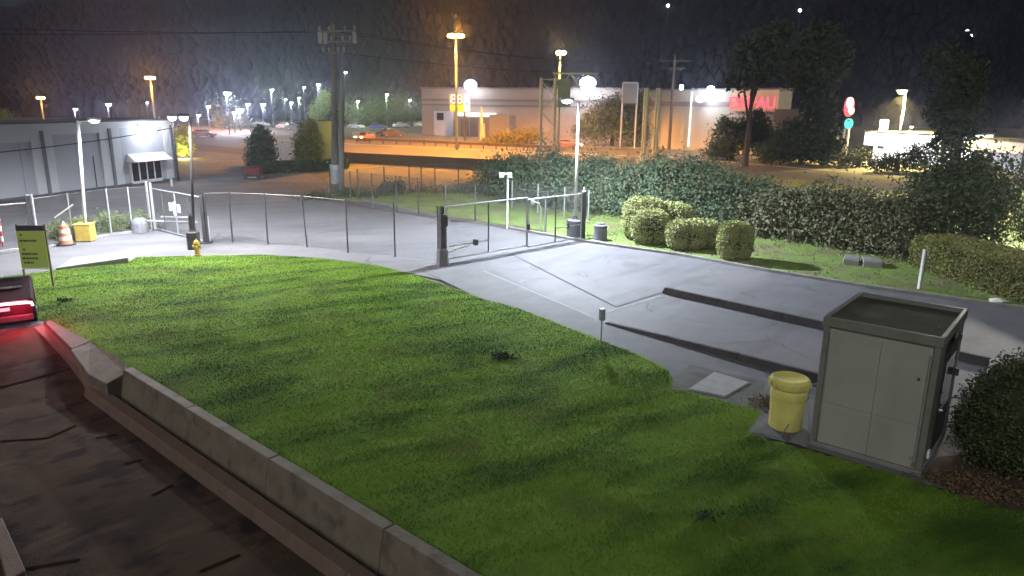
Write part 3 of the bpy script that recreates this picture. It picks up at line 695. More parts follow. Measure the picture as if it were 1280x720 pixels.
MB().bar((ss.x + 1.9, ss.y + 1, 1.5), (ss.x + 2.7, ss.y + 1.25, 2.1), .06).build('brace', m_white, gl3, True)
for px, lab in ((44, 'slim steel post at the end of the striped gate'), (49, 'second slim steel post beside the striped gate')):
    P = G(px, 311); o = thing('gate_post', lab, 'gate post', tuple(P)); MB().cyl((0, 0, 0), (0, 0, 2.55), .07, n=8).build('post', m_steel, o); MB().lathe([(.09, 2.55), (.02, 2.6)], n=8).build('cap', m_steel, o)

# ================================================================== lamps
def lamp_post(label, P, H, arm, mat, lens, lsize=(.55, .25), base=None, col=None, power=0, r0=.1, r1=.06, name='street_lamp', head_dz=0, group=None, cone=160, cat='street lamp', z0=0, lean=(0, 0), lk='SPOT'):
    t = thing(name, label, cat, (P.x, P.y, 0), 0, group)
    if base: base(t)
    MB().cyl((0, 0, z0), (lean[0], lean[1], H), r0, r1, n=10).build('pole', mat, t, smooth=True)
    ln_ = Vector((lean[0], lean[1], 0)); a = Vector((arm[0], arm[1], 0)); L = a.length; d = a / L if L > 0 else Vector((1, 0, 0))
    hd_ = ln_ + a + Vector((0, 0, H + head_dz))
    if L > .3: MB().tube([tuple(ln_ + Vector((0, 0, H - .25))), tuple(ln_ + a * .15 + Vector((0, 0, H + head_dz * .6 - .05))), tuple(ln_ + a * .8 + Vector((0, 0, H + head_dz)))], .035, 8).build('arm', mat, t)
    az = math.atan2(d.y, d.x); w_, h_ = lsize
    hh = MB().box(tuple(hd_ + Vector((0, 0, .08))), (w_ * 1.15, w_ * .6, .14), az).build('lamp_head', m_steel if mat != m_dark else m_dark, t, bevel=.03)
    q = MB().lathe([(.02, -h_), (w_ * .30, -h_ * .75), (w_ * .42, -h_ * .3), (w_ * .44, 0)], tuple(hd_ + Vector((0, 0, .005))), 12).build('lens', lens, hh, smooth=True)
    if power: point_light('lamp_light', tuple(hd_ + Vector((0, 0, -h_ - .12))), col, power, t, .2, lk, cone)
    return t
COOL = (.80, .88, 1.0)
def drum_base(mat, r=.42, h=1.0):
    def f(t):
        MB().lathe([(r * .98, 0), (r, .1), (r, h - .12), (r * 1.04, h - .1), (r * 1.04, h - .02), (r * .95, h)], n=18).build('base_drum', mat, t, smooth=False)
        MB().lathe([(.2, h), (.14, h + .06), (.11, h + .22)], n=10).build('collar', m_postd, t)
    return f
grey_drum = M('grey_drum', (.16, .17, .19), .7, (.12, .125, .14), 4, .2, 10)
LP = G(718, 298)
Hl = zat(LP, 712, 126)
L1 = lamp_post('bright steel lamp post rising from a grey concrete drum behind the main gate', LP, Hl, (-.62, -.15), m_white, e_cool, (.6, .15), drum_base(grey_drum), COOL, 0, .09, .06)
P1 = 1230
l1 = point_light('lamp_light', (-.62, -.25, Hl - .45), COOL, P1, L1, .22, 'SPOT', 176, linear=True)
LQ = G(108, 301); Hq = zat(LQ, 106, 151)
def ybase(t): MB().box((0, 0, .42), (.78, .72, .84), .2).build('base_block', m_yelp, t, bevel=.05); MB().box((0, 0, .87), (.82, .76, .06), .2).build('base_cap', m_yelp, t, bevel=.02)
L2 = lamp_post('white lamp post standing on a square yellow base by the orange drum', LQ, Hq, (.75, .1), m_white, e_cool, (.5, .12), ybase, COOL, 0, .09, .07, lean=(.4, 0))
point_light('lamp_light', (1.15, 0, Hq - .4), COOL, 480, L2, .2, 'SPOT', 176, linear=True)
LR = G(243, 311); Hr = zat(LR, 238, 146)
def dbase(t): MB().box((0, 0, .42), (.5, .5, .85), .1).build('base_block', m_postd, t, bevel=.04); MB().lathe([(.19, .85), (.15, .95), (.14, 1.6), (.08, 1.75)], n=10).build('collar', m_dark, t)
L3 = lamp_post('black lamp post on a dark block behind the yellow hydrant', LR, Hr, (-.15, -.3), m_dark, e_pink, (.42, .2), dbase, (1, .9, .95), 0, .07, .06, lean=(.4, 0))
point_light('lamp_light', (.25, -.3, Hr - .4), (1, .95, .95), 640, L3, .2, 'SPOT', 176, linear=True)
LS = G(223, 226); lamp_post('dark slim lamp post standing at the corner of the grey building', LS, zat(LS, 222, 146), (.2, -.4), m_dark, e_pink, (.8, .35), None, (1, .9, .95), 60, .12, .1)
LT = G(1264, 283); lamp_post('tall dark lamp post with a yellowish lamp at the right edge', LT, zat(LT, 1276, 96), (.3, -.2), m_dark, e_warm, (.8, .3), None, (1, .9, .7), 0, .13, .08)
LTo = [o for o in C.objects if o.get('label', '').startswith('tall dark lamp post with a yellowish')][0]
point_light('lamp_light', (.3, -.3, zat(LT, 1276, 96) - .5), (1, .94, .82), 2000, LTo, 1.1, 'SPOT', 172, linear=True)
# two headed short flood post
FP = G(634, 286); Hf = zat(FP, 630, 217)
fp = thing('flood_light_post', 'slim white post with two small unlit flood heads behind the gate', 'light post', tuple(FP))
MB().cyl((0, 0, 0), (0, 0, Hf), .045, n=8).build('post', m_white, fp)
MB().bar((-.35, 0, Hf), (.15, .1, Hf), .07).build('crossbar', m_white, fp)
for x in (-.35, .12): MB().box((x, -.08, Hf - .08), (.26, .2, .24), rot=Euler((.5, 0, 0)).to_matrix()).build('flood_head', m_white, fp, bevel=.02)
# high mast sodium lamps, head ring widened to stand in for their glare
def high_mast(label, P, H, lens, col, power, rr=.9, n=6, group=None):
    t = thing('high_mast_lamp', label, 'street lamp', (P.x, P.y, 0), 0, group)
    MB().cyl((0, 0, 0), (0, 0, H), .24, .13, n=10).build('pole', m_truss, t, smooth=True)
    MB().cyl((0, 0, H - .1), (0, 0, H + .2), .3, n=10).build('hub', m_steel, t)
    for i in range(n):
        a = 2 * PI * i / n; hh = MB().bar((0, 0, H), (rr * math.cos(a), rr * math.sin(a), H), .1).build('bracket', m_steel, t)
        MB().lathe([(.05, -.28), (.26, -.2), (.36, 0), (.30, .18), (.1, .28)], (rr * math.cos(a), rr * math.sin(a), H - .1), 10).build('lens', lens, hh, smooth=True)
    if power:
        point_light('lamp_light', (0, 0, H - 1.3), col, power, t, .5, 'SPOT', 158, linear=True).data.spot_blend = .3
        point_light('lamp_light', (0, 0, H + .6), col, power * .8, t, .5)
    return t
SOD = (1, .36, .05)
P = G(571, 187); high_mast('tallest orange sodium lamp beside the street near the price sign', P, zat(P, 571, 44), e_sod, SOD, 4200)
P = G(195, 163); high_mast('orange sodium lamp rising behind the right part of the grey roof', P, zat(P, 194, 97), e_sod, SOD, 4200, .8, 5)
P = G(56, 158); high_mast('smaller orange sodium lamp rising behind the left part of the grey roof', P, zat(P, 55, 122), e_sod, SOD, 1500, .7, 4)
P = G(697, 194); high_mast('pale yellow street lamp on a slim pole above the gantry tower', P, zat(P, 695, 65), e_warm, (1, .60, .2), 900, .45, 3)
P = G(1120, 203); lamp_post('yellowish street lamp beside the brightly lit white shop', P, zat(P, 1117, 113), (-.5, 0), m_white, e_warm, (1.3, .5), None, (1, .72, .22), 60000, .16, .1)
# hidden orange lamp's share is given by the visible masts; small far lamps
small = [(96, 137, 159, 'b', 1.2, 'bluish lamp standing just behind the grey roof at left'), (138, 131, 160, 'b', 1.5, 'bluish lamp above the middle of the grey roof'), (186, 129, 156, 'c', .7, 'tiny white lamp left of the sodium lamp behind the roof'),
         (249, 145, 166, 'b', .9, 'small bluish lamp right of the black lamp post head'), (262, 134, 165, 'b', 1.1, 'bluish lamp above the left end of the orange road'), (287, 117, 168, 'B', 1.7, 'brightest bluish lamp left of the dark conifer'),
         (294, 141.5, 166, 'b', 1.2, 'lower left lamp of the bright cluster above the car park'), (301, 138, 164, 'B', 1.8, 'large white lamp in the bright cluster above the car park'), (311, 131, 162, 'b', 1.2, 'upper right lamp of the bright cluster over the car park'),
         (330, 131, 164, 'b', 1.3, 'bluish lamp directly above the dark conifer'), (342, 113, 160, 'g', 1.2, 'greenish white lamp above the car park'), (358, 125, 158, 'c', .7, 'tiny white lamp above the box truck'), (365, 129, 160, 'b', 1.0, 'bluish lamp between the two conifers'),
         (375, 123, 158, 'g', .9, 'small greenish lamp above the second conifer'), (382, 110, 160, 'c', .8, 'small white lamp left of the utility pole'), (400, 106.5, 163, 'b', 1.2, 'bluish lamp on an arm just left of the utility pole'),
         (434, 91, 160, 'c', .9, 'small white lamp just right of the utility pole'), (448, 127, 160, 'g', .9, 'small lamp over the blue parked car'), (484, 118.5, 160, 'g', 1.1, 'green tinted lamp above the low green trees'),
         (512, 126, 158, 'c', .8, 'small white lamp at the right end of the low green trees'), (529.5, 124.5, 165, 'b', 1.1, 'lamp at the left corner of the beige warehouse'), (888, 116, 0, '', 0, ''),
         (1132, 160, 195, 'b', .6, 'small bluish lamp above the white shop roof'), (1190, 171, 200, 'b', .9, 'bluish lamp between the white shop and the right shop'), (1010, 141, 190, 'c', .7, 'small white lamp over the dark trees right of the warehouse')]
EM = dict(b=e_blue, c=e_cool, g=e_green, B=e_cool)
COLR = dict(b=(.7, .72, 1), c=COOL, g=(.75, 1, .6), B=COOL)
for px, pt, pb, k, sz, lab in small:
    if not lab: continue
    P = G(px, pb); H = zat(P, px, pt)
    lamp_post(lab, P, H + .2, (0.25, 0), m_bdark, EM[k], (sz * .95, sz * .42), None, COLR[k], {'B': 3000, 'b': 1300, 'c': 300, 'g': 2200}[k], .1, .07, 'far_lamp', group='small lamps across the far car parks', lk='POINT')
# two tiny white lights over the roof and lights on the hill
hl = [(835, 7, 'single tiny light high on the dark hill'), (1000, 13, 'tiny hill light above the tall dark tree'), (1209, 39, 'upper of two close lights high on the hill at right'), (1213.5, 45, 'lower of two close lights high on the hill at right')]
for px, py, lab in hl:
    Y = 420.0
    for _ in range(400):
        q = at(px, py, Y)
        if hillz(q.x, q.y) > q.z - 4: break
        Y += 2
    q = at(px, py, Y - 22); t = thing('hill_light', lab, 'light', (q.x, q.y, hillz(q.x, q.y)), 0, 'house lights on the dark hillside')
    hz = q.z - hillz(q.x, q.y)
    MB().cyl((0, 0, -1), (0, 0, hz), .2, n=6).build('pole', m_bdark, t); MB().lathe([(.1, -.8), (.8, -.3), (.8, .3), (.1, .8)], (0, 0, hz), 8).build('lens', e_cool, t)

# ================================================================== grey building on the left
class Wall:
    """vertical plane through two ground points: local x along it, -y towards the viewer"""
    def __init__(s, a, b, name, label, cat='building'):
        s.a = Vector(a); s.d = (Vector(b) - Vector(a)); s.L = s.d.length; s.d.normalize(); s.az = math.atan2(s.d.y, s.d.x)
        s.n = Vector((s.d.y, -s.d.x, 0)); s.t = thing(name, label, cat, (s.a.x, s.a.y, 0), s.az)
    def p(s, px, py):
        r = ray(px, py); o = Vector((0, 0, HC)); k = (s.a - o).dot(s.n) / r.dot(s.n); q = o + r * k
        return (q - s.a).dot(s.d), q.z
    def u(s, px, py=200): return s.p(px, py)[0]
    def box(s, name, mat, u0, u1, z0, z1, y0, y1, parent=None, bevel=0):
        return MB().box(((u0 + u1) / 2, (y0 + y1) / 2, (z0 + z1) / 2), (u1 - u0, abs(y1 - y0), z1 - z0)).build(name, mat, parent or s.t, bevel=bevel)
W = Wall(G(0, 252.5), G(222, 224.5), 'grey_building', 'long low grey building with panelled wall and small lit storefront')
Hb = W.p(222, 143.5)[1]; Hb = (Hb + W.p(0, 160)[1]) / 2 - .12
U0 = -14; U1 = W.L
W.box('rear_wall', m_bay, U0, U1, 0, Hb, .12, 5)
W.box('roof', m_bdark, U0 - .1, U1 + .1, Hb + .002, Hb + .12, -.12, 5.1)
m_pipe = M('downpipe_grey', (.17, .18, .2), .8)
m_joint = M('wall_joint', (.32, .33, .36), .9)
pil = [(-13.5, -12), (-7.2, -5.6)]
edges = []
for a, b in ((42, 54), (58, 69), (128, 139), (142, 153), (208, 219.5)):
    edges.append((W.u(a), W.u(b)))
for (a, b) in pil + edges: W.box('pilaster', m_bw, a, b, 0, Hb - .5, -.02, .115)
W.box('cornice', m_bw, U0, U1, Hb - .5, Hb, -.03, .115)
zb2 = W.p(20, 178)[1]; zb3 = W.p(100, 167)[1]
W.box('lintel_panel', m_bw, U0, W.u(42), zb2, Hb - .502, .0, .115); W.box('lintel_panel', m_bw, W.u(69), W.u(128), zb3, Hb - .502, .0, .115)
for a in (56, 140.5): W.box('downpipe', m_pipe, W.u(a) - .13, W.u(a) + .13, 0, Hb - .5, -.1, .03)
W.box('downpipe', m_pipe, U1 - .35, U1 - .02, 0, Hb - .4, -.14, .1)
for a in (28, 98): W.box('panel_joint', m_joint, W.u(a) - .025, W.u(a) + .025, .1, zb3 - .05, .105, .122)
W.box('base_course', m_bdark, U0, U1, 0, .18, -.035, .1)
sf0, sf1 = W.u(162), W.u(200); zt = W.p(180, 201)[1]
sfo = W.box('storefront', m_white, sf0, sf1, .1, zt, -.06, .118)
k = 4
for i in range(k):
    a = sf0 + (sf1 - sf0) * i / k; b = sf0 + (sf1 - sf0) * (i + 1) / k
    W.box('window', m_glass, a + .1, b - .06, .35 if i else .3, zt - .1, -.075, -.05, sfo)
cz0, cz1 = W.p(180, 200.5)[1], W.p(180, 191.5)[1]
ca, cb = W.u(158.5), W.u(207)
MB().hull8([(ca + .15, .0, cz1), (cb - .1, .0, cz1), (cb - .1, .11, cz1), (ca + .15, .11, cz1)], [(ca, -.9, cz0), (cb, -.9, cz0), (cb, .11, cz0), (ca, .11, cz0)]).build('canopy', m_white, W.t)
u_, z_ = W.p(177.5, 161)
fl = MB().box((u_, -.1, z_ + .3), (1.0, .3, .25)).build('flood_housing', m_steel, W.t)
MB().lathe([(.05, -.60), (.48, -.42), (.64, 0), (.48, .36), (.1, .48)], (u_, -.65, z_), 14).build('flood_glare_lens', e_cool, fl, smooth=True)  # lens enlarged to stand in for the lamp's glare
point_light('flood_light', (u_, -3.6, z_ + .2), COOL, 48, W.t, .4, linear=True)
W.box('wall_conduit', m_bdark, W.u(118) - .03, W.u(118) + .03, .2, 2.6, .06, .112)
# cable across the front of the building
def wire(label, pts, r=.03, sag=0, name='overhead_wire', group='overhead wires'):
    a, b = Vector(pts[0]), Vector(pts[1]); P = [a.lerp(b, i / 12) - Vector((0, 0, sag * 4 * (i / 12) * (1 - i / 12))) for i in range(13)]
    o = MB().tube(P, r, 5).build(name, m_dark); tagset(o, label, 'cable', group); return o
wire('dark overhead cable sagging across the front of the grey building', [at(-40, 194, 44), at(225, 158, 58)], .035, .2)

# ================================================================== far warehouses
W2 = Wall(G(528, 168.5), G(802, 178), 'beige_warehouse', 'wide flat beige warehouse across the street behind the price sign')
H2 = W2.p(600, 111)[1]
W2.box('wall', m_ware, 0, W2.L, 0, H2, 0, 10)
W2.box('roof_edge', m_stripe, -.3, W2.L + .3, H2, H2 + .25, -.4, 10.3)
z1, z2 = W2.p(620, 124)[1], W2.p(620, 127)[1]
W2.box('band', m_stripe, 0, W2.L, z2, z1, -.08, -.01); z3, z4 = W2.p(620, 131)[1], W2.p(620, 133)[1]; W2.box('band', m_stripe, 0, W2.L, z4, z3, -.08, -.01)
a, b = W2.u(575), W2.u(620); W2.box('lit_awning', emat('awning_light', (1, .95, .85), 1.5), a, b, W2.p(590, 145)[1], W2.p(590, 141)[1], -1.4, -.01)
for x0, x1 in ((576, 586), (588, 598), (603, 613)): W2.box('door_panel', m_stripe, W2.u(x0), W2.u(x1), 0, W2.p(590, 147)[1], -.1, -.01)
W2.box('annex_panel', m_ware2, W2.u(620), W2.u(644), .2, W2.p(630, 143)[1], -3, -.02)
fw_ = W2.box('glazed_entrance', M('pale_blue_panel', (.45, .48, .6), .6), W2.u(545), W2.u(567), 0, W2.p(555, 139)[1], -.6, -.02)
W2.box('window', m_glass, W2.u(549), W2.u(557), W2.p(555, 150)[1], W2.p(555, 141)[1], -.7, -.6, fw_)
for px, py, lab, pw in ((593, 107, 0, 900), (738.5, 105, 0, 2200)):
    u_, z_ = W2.p(px, py); s_ = 1.25 if px < 700 else 1.5
    Lf = MB().bar((u_, .2, z_ - .8), (u_, -.8, z_), .2).build('flood_bracket', m_steel, W2.t)
    MB().lathe([(.05, -.9 * s_), (.62 * s_, -.7 * s_), (.98 * s_, -.3 * s_), (1.0 * s_, .3 * s_), (.62 * s_, .72 * s_), (.05, .9 * s_)], (u_, -1.6, z_), 16).build('flood_glare_lens', e_cool, Lf, smooth=True)  # lens swollen to the size of the glare around the flood
    point_light('flood_light', (u_, -4.5, z_ - .2), COOL, pw, W2.t, .8)
W3 = Wall(G(806, 183), G(965, 196), 'grey_warehouse', 'grey warehouse with a red lettered sign at its right end')
H3 = W3.p(850, 113)[1]
W3.box('wall', m_ware2, 0, W3.L, 0, H3, 0, 3)
W3.box('roof_edge', m_bdark, -.2, W3.L + .2, H3, H3 + .2, -.3, 3.2)
W3.box('band', m_stripe, 0, W3.u(905), W3.p(850, 133)[1], W3.p(850, 127)[1], -.08, -.01)
W3.box('downpipe', emat('pipe_glow', (1, .97, .9), .8), W3.u(859), W3.u(860.6), .5, H3 - .2, -.2, -.02)  # pipe glows by emission, though it holds no lamp
pn = W3.box('sign_panel', M('sign_back', (.5, .3, .2), .7, emis=(1, .5, .3), es=.10), W3.u(912), W3.u(966), W3.p(930, 139)[1], H3 - .05, -.5, -.02)
su, sz = W3.p(943, 128)
text_mesh('sign_letters', 'ESUPAU', 2.35, emat('red_letters', (1, .10, .16), 1.1), pn, (su, -.62, H3 - 1.9), (PI / 2, 0, 0), .06)
u_, z_ = W3.p(891, 119)
lh = MB().bar((u_, .2, H3 - .5), (u_, -1, z_), .2).build('flood_bracket', m_steel, W3.t)
for dx, dz, rr in ((0, 0, 1.0), (-1.0, -.6, .8), (.9, .9, .7)): MB().lathe([(.05, -.6 * rr), (.7 * rr, -.35 * rr), (.75 * rr, .3 * rr), (.05, .6 * rr)], (u_ + dx, -1.5, z_ + dz), 12).build('flood_glare_lens', e_cool, lh, smooth=True)  # cluster of oversized lenses shaped as the flood's glare
point_light('flood_light', (u_, -3, z_), COOL, 1300, W3.t, .8)
W3.box('roof_light', e_cool, W3.u(847), W3.u(849), H3 + .1, H3 + .8, -.6, -.2)
W4 = Wall(G(965, 199), G(994, 202), 'low_annex', 'small beige annex with tall narrow openings right of the red sign')
H4 = W4.p(980, 137)[1]; W4.box('wall', m_ware2, 0, W4.L, 0, H4, 0, 2); W4.box('parapet', m_ware, -.2, W4.L + .2, H4 - 1.6, H4 + .05, -.2, 2.1)
for i in range(4): a = W4.L * (.12 + .22 * i); W4.box('opening', m_bdark, a, a + W4.L * .09, 1, H4 - 1.9, -.05, .05)
# bright white shop, its wall glowing by itself
W5 = Wall(G(1090, 200), G(1158, 206), 'white_shop', 'small brightly floodlit white shop behind the dark shrub')
e_shop = M('shop_wall_glow', (.8, .8, .8), .7, emis=(.95, .97, 1), es=1.4)  # emission paints the bright lighting into the wall
H5 = W5.p(1120, 167)[1]
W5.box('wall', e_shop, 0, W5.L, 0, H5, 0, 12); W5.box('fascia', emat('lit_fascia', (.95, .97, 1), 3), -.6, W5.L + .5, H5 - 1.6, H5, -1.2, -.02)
W5.box('window', m_glass, W5.u(1095), W5.u(1103), W5.p(1100, 186)[1], W5.p(1100, 175)[1], -.1, -.01)
W5.box('door_frame', m_bdark, W5.u(1120.5), W5.u(1121.5), .5, H5 - 2.5, -.1, -.01)
W5.box('parapet_block', e_shop, W5.u(1097), W5.u(1101), H5, H5 + 1.7, -.5, .5)
W5.box('roof_edge', m_bdark, -.8, W5.L + .7, H5 + .002, H5 + .2, -1.3, 12.1)
point_light('shop_light', (W5.L * .4, -4, H5 - .5), (.95, .97, 1), 450, W5.t, 1.0)
W6 = Wall(G(1212, 208), G(1310, 223), 'lit_storefront', 'low pale storefront with lit windows beyond the street at right')
H6 = W6.p(1250, 176)[1]
W6.box('wall', M('storefront_wall', (.5, .5, .55), .8, emis=(.6, .62, .8), es=.12), 0, W6.L, 0, H6, .3, 12)  # faint emission paints the lit look into wall, pillars, ledge and fascia
for i in range(5):
    a = W6.L * (.02 + .2 * i); pw = W6.box('pillar', emat('pillar_glow', (.8, .82, 1), .3), a, a + .8, 0, H6 - 1.2, 0, .29)
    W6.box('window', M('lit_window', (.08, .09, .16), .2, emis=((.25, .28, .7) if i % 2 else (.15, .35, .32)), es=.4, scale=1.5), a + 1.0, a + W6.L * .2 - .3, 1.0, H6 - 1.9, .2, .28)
W6.box('base_ledge', emat('ledge_glow', (.8, .85, 1), .35), 0, W6.L, .1, .7, -.5, -.01)
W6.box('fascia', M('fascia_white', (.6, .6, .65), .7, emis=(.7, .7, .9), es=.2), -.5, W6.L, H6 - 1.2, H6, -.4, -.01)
W6.box('roof_edge', m_bdark, -.5, W6.L, H6 + .002, H6 + .15, -.5, 12)

# ================================================================== signs
P = G(566, 176); sg = thing('price_sign', 'lit red yellow and white price sign in front of the beige warehouse', 'sign', (P.x, P.y, 0))
YS = P.y
def sbox(px0, py0, px1, py1, d, name, mat, par=None):
    a = at(px0, py0, YS); b = at(px1, py1, YS); pm = (py0 + py1) / 2; a.x = at(px0, pm, YS).x; b.x = at(px1, pm, YS).x
    return MB().box(((a.x + b.x) / 2, YS - d, (a.z + b.z) / 2), (abs(b.x - a.x), .12, abs(a.z - b.z))).build(name, mat, par or sg, True)
sbox(562, 117, 588, 140, -.15, 'cabinet', m_steel)
rp_ = sbox(563.5, 118.5, 578, 130.5, .1, 'red_panel', emat('sign_red', (1, .16, .08), .75))
yp_ = sbox(563.5, 131, 580, 138, .1, 'yellow_panel', emat('sign_yellow', (1, .92, .03), 1.1))
wp_ = sbox(580.5, 118.5, 587, 139, .1, 'white_panel', emat('sign_white', (.85, 1, .85), 1.3))
sbox(581.5, 127, 586, 132, .2, 'green_mark', emat('sign_mint', (.3, .95, .5), .9), wp_)
c_ = at(570.8, 124.5, YS); text_mesh('digits', '88', 2.3, emat('sign_digits', (1, .85, .6), 1.2), rp_, (c_.x - P.x, -.22, c_.z), (PI / 2, 0, 0), .03)
c_ = at(571.5, 134.5, YS); text_mesh('digits', '8 0', 1.2, emat('sign_ochre', (.55, .55, .02), .6), yp_, (c_.x - P.x, -.22, c_.z), (PI / 2, 0, 0), .03)
MB().cyl((2.2, 0, 0), (2.2, 0, zat(P, 576, 140)), .2, n=8).build('pole', m_postd, sg)
P = G(1061, 203); ps = thing('pylon_sign', 'tall glowing red and green pylon sign on two legs', 'sign', (P.x, P.y, 0)); YS = P.y; sg = ps
za = zat(P, 1061, 121)
def blob(px0, py0, px1, py1, mat, name, par=None):
    a = at(px0, py0, YS); b = at(px1, py1, YS); pm = (py0 + py1) / 2; a.x = at(px0, pm, YS).x; b.x = at(px1, pm, YS).x; cx, cz = (a.x + b.x) / 2 - P.x, (a.z + b.z) / 2; rx, rz_ = abs(b.x - a.x) / 2, abs(a.z - b.z) / 2
    vs = []; n = 18
    for y in (-.25, .25): vs += [(cx + rx * math.cos(2 * PI * i / n), y, cz + rz_ * math.sin(2 * PI * i / n)) for i in range(n)]
    return MB().add(vs, [tuple(range(n)), tuple(range(2 * n - 1, n - 1, -1))] + [(i, (i + 1) % n, n + (i + 1) % n, n + i) for i in range(n)]).build(name, mat, par or ps)
rc = blob(1056, 121, 1067, 146, emat('sign_red_face', (1, .1, .12), 1.3), 'red_cabinet')
blob(1057.5, 122, 1064.5, 135, emat('sign_white_face', (1, .95, 1), 3), 'white_mark', rc).location = (0, -.3, 0)
blob(1059, 134, 1065.5, 143, emat('sign_orange_face', (1, .65, .45), 2.2), 'orange_mark', rc).location = (0, -.3, 0)
blob(1056.5, 148, 1065.5, 161, emat('sign_green_face', (.1, .85, .5), 1.1), 'green_cabinet')
for px in (1056, 1061): a = at(px, 161, YS).x - P.x; MB().cyl((a, 0, 0), (a, 0, zat(P, px, 161)), .14, n=8).build('leg', m_white, ps)
# green notice board on the lawn
a, b = G(33, 358, .05), G(67, 358, .05); bz_ = (zat(a, 31, 337) + zat(b, 66, 331)) / 2; tz = (zat(a, 27, 290) + zat(b, 61, 287)) / 2
sb = thing('notice_board', 'green notice board on two thin posts at the left end of the lawn', 'sign', (a.x, a.y, 0)); d = (b - a).normalized(); n_ = Vector((d.y, -d.x, 0))
for q in (a, b): MB().bar((q.x, q.y, 0), (q.x, q.y, tz + .25), .06).build('post', m_kerbred, sb, True)
c0 = a + n_ * .06; c1 = b + n_ * .06
bd = MB().hull8([(c0.x, c0.y, tz), (c1.x, c1.y, tz), (c1.x + n_.x * .03, c1.y + n_.y * .03, tz), (c0.x + n_.x * .03, c0.y + n_.y * .03, tz)], [(c0.x, c0.y, bz_), (c1.x, c1.y, bz_), (c1.x + n_.x * .03, c1.y + n_.y * .03, bz_), (c0.x + n_.x * .03, c0.y + n_.y * .03, bz_)]).build('board', m_signg, sb, True)
hgt = tz - bz_; wd_ = (c1 - c0).length
for fz, f0, f1 in ((.90, .12, .2), (.74, .08, .68), (.50, .15, .25), (.38, .08, .66), (.26, .08, .66), (.14, .12, .48)):
    k = f0
    while k < f1:   # unreadable lines of small dark print
        k2_ = min(f1, k + R.uniform(.05, .13)); p = c0.lerp(c1, k); q = c0.lerp(c1, k2_); z = bz_ + fz * hgt
        MB().hull8([(p.x + n_.x * .034, p.y + n_.y * .034, z + .035), (q.x + n_.x * .034, q.y + n_.y * .034, z + .035), (q.x + n_.x * .038, q.y + n_.y * .038, z + .035), (p.x + n_.x * .038, p.y + n_.y * .038, z + .035)],
                   [(p.x + n_.x * .034, p.y + n_.y * .034, z - .035), (q.x + n_.x * .034, q.y + n_.y * .034, z - .035), (q.x + n_.x * .038, q.y + n_.y * .038, z - .035), (p.x + n_.x * .038, p.y + n_.y * .038, z - .035)]).build('print_line', m_print, bd, True)
        k = k2_ + .02
MB().bar((c0.x, c0.y, tz + .11), (c1.x, c1.y, tz + .11), .05, .2).build('header', m_dark, sb, True)
MB().bar((c0.x + n_.x * .04, c0.y + n_.y * .04, bz_ - .03), (c1.x + n_.x * .04, c1.y + n_.y * .04, bz_ - .03), .04, .05).build('bottom_trim', m_white, sb, True)

# ================================================================== utility poles, gantry
P = G(419, 244); up = thing('utility_pole', 'tall weathered wooden utility pole with crossarms', 'utility pole', (P.x, P.y, 0)); Y = P.y
top = at(417, 29, Y).z; xo = at(417, 29, Y).x - P.x
MB().cyl((0, 0, 0), (xo, 0, top), .30, .17, n=12).build('pole', m_pole, up, smooth=True)
for py, x0, x1 in ((40, 399, 446), (53, 405, 440), (67, 404, 432)):
    a, b = at(x0, py, Y), at(x1, py - 1, Y); arm = MB().bar((a.x - P.x, -.25, a.z), (b.x - P.x, -.15, b.z), .12, .14).build('crossarm', m_pole, up)
    for f in (.04, .3, .7, .96):
        q = a.lerp(b, f); MB().lathe([(.03, 0), (.09, .05), (.05, .14), (.10, .2), (.03, .32)], (q.x - P.x, -.2, q.z + .08), 8).build('insulator', m_steel, arm)
for x, z in ((401, 46), (444, 46), (408, 47)):
    q = at(x, z, Y); MB().cyl((q.x - P.x, -.25, q.z - .45), (q.x - P.x, -.25, q.z + .3), .14, n=10).build('cutout', m_steel, up)
MB().lathe([(.33, .0), (.33, .6), (.36, .9), (.36, 1.4)], (xo * .1, 0, .9), 12).build('metal_band', m_steel, up)
P2 = G(425.8, 244); u2 = thing('utility_pole', 'shorter pale pole standing against the tall utility pole', 'utility pole', (P2.x, P2.y + .1, 0))
MB().cyl((0, 0, 0), (at(427, 84, P2.y).x - P2.x, 0, zat(P2, 427, 84)), .26, .14, n=12).build('pole', M('pale_wood', (.26, .26, .245), .9, (.17, .17, .16), 3, .4, 15, stretch=(3, 3, .3)), u2, smooth=True)
P = G(836, 187); u3 = thing('utility_pole', 'dark distant utility pole with crossarms in front of the grey warehouse', 'utility pole', (P.x, P.y, 0)); t3 = zat(P, 836, 68)
MB().cyl((0, 0, 0), (0, 0, t3), .26, .16, n=8).build('pole', m_bark, u3)
for py, h_ in ((76, 2.6), (85, 2.0)): z = zat(P, 836, py); MB().bar((-h_, 0, z), (h_, 0, z), .15).build('crossarm', m_bark, u3)
P = G(1024, 203); u4 = thing('utility_pole', 'dim utility pole with crossarms inside the tall dark tree', 'utility pole', (P.x, P.y, 0)); t4 = zat(P, 1024, 85)
MB().cyl((0, 0, 0), (0, 0, t4), .22, .15, n=8).build('pole', m_pole, u4)
z = zat(P, 1024, 99); MB().bar((-4.2, 0, z + .3), (1.2, 0, z), .14).build('crossarm', m_steel, u4)
for n_i, (a, b) in enumerate((((410, 38), (836, 76)), ((440, 40), (842, 76)), ((425, 66), (836, 85)))):
    wire(['upper wire from the tall utility pole toward the distant pole', 'second upper wire from the tall utility pole toward the distant pole', 'lower wire from the tall utility pole toward the distant pole'][n_i], [at(*a, 54.6), at(*b, G(836, 187).y)], .02, 1.0)
for n_i, (x, yy) in enumerate(((410, 38), (440, 40))): wire(['wire leaving the tall utility pole to the far left', 'second wire leaving the tall utility pole to the far left'][n_i], [at(x, yy, 54.6), Vector((-75, 60, 13 + n_i))], .02, .8)
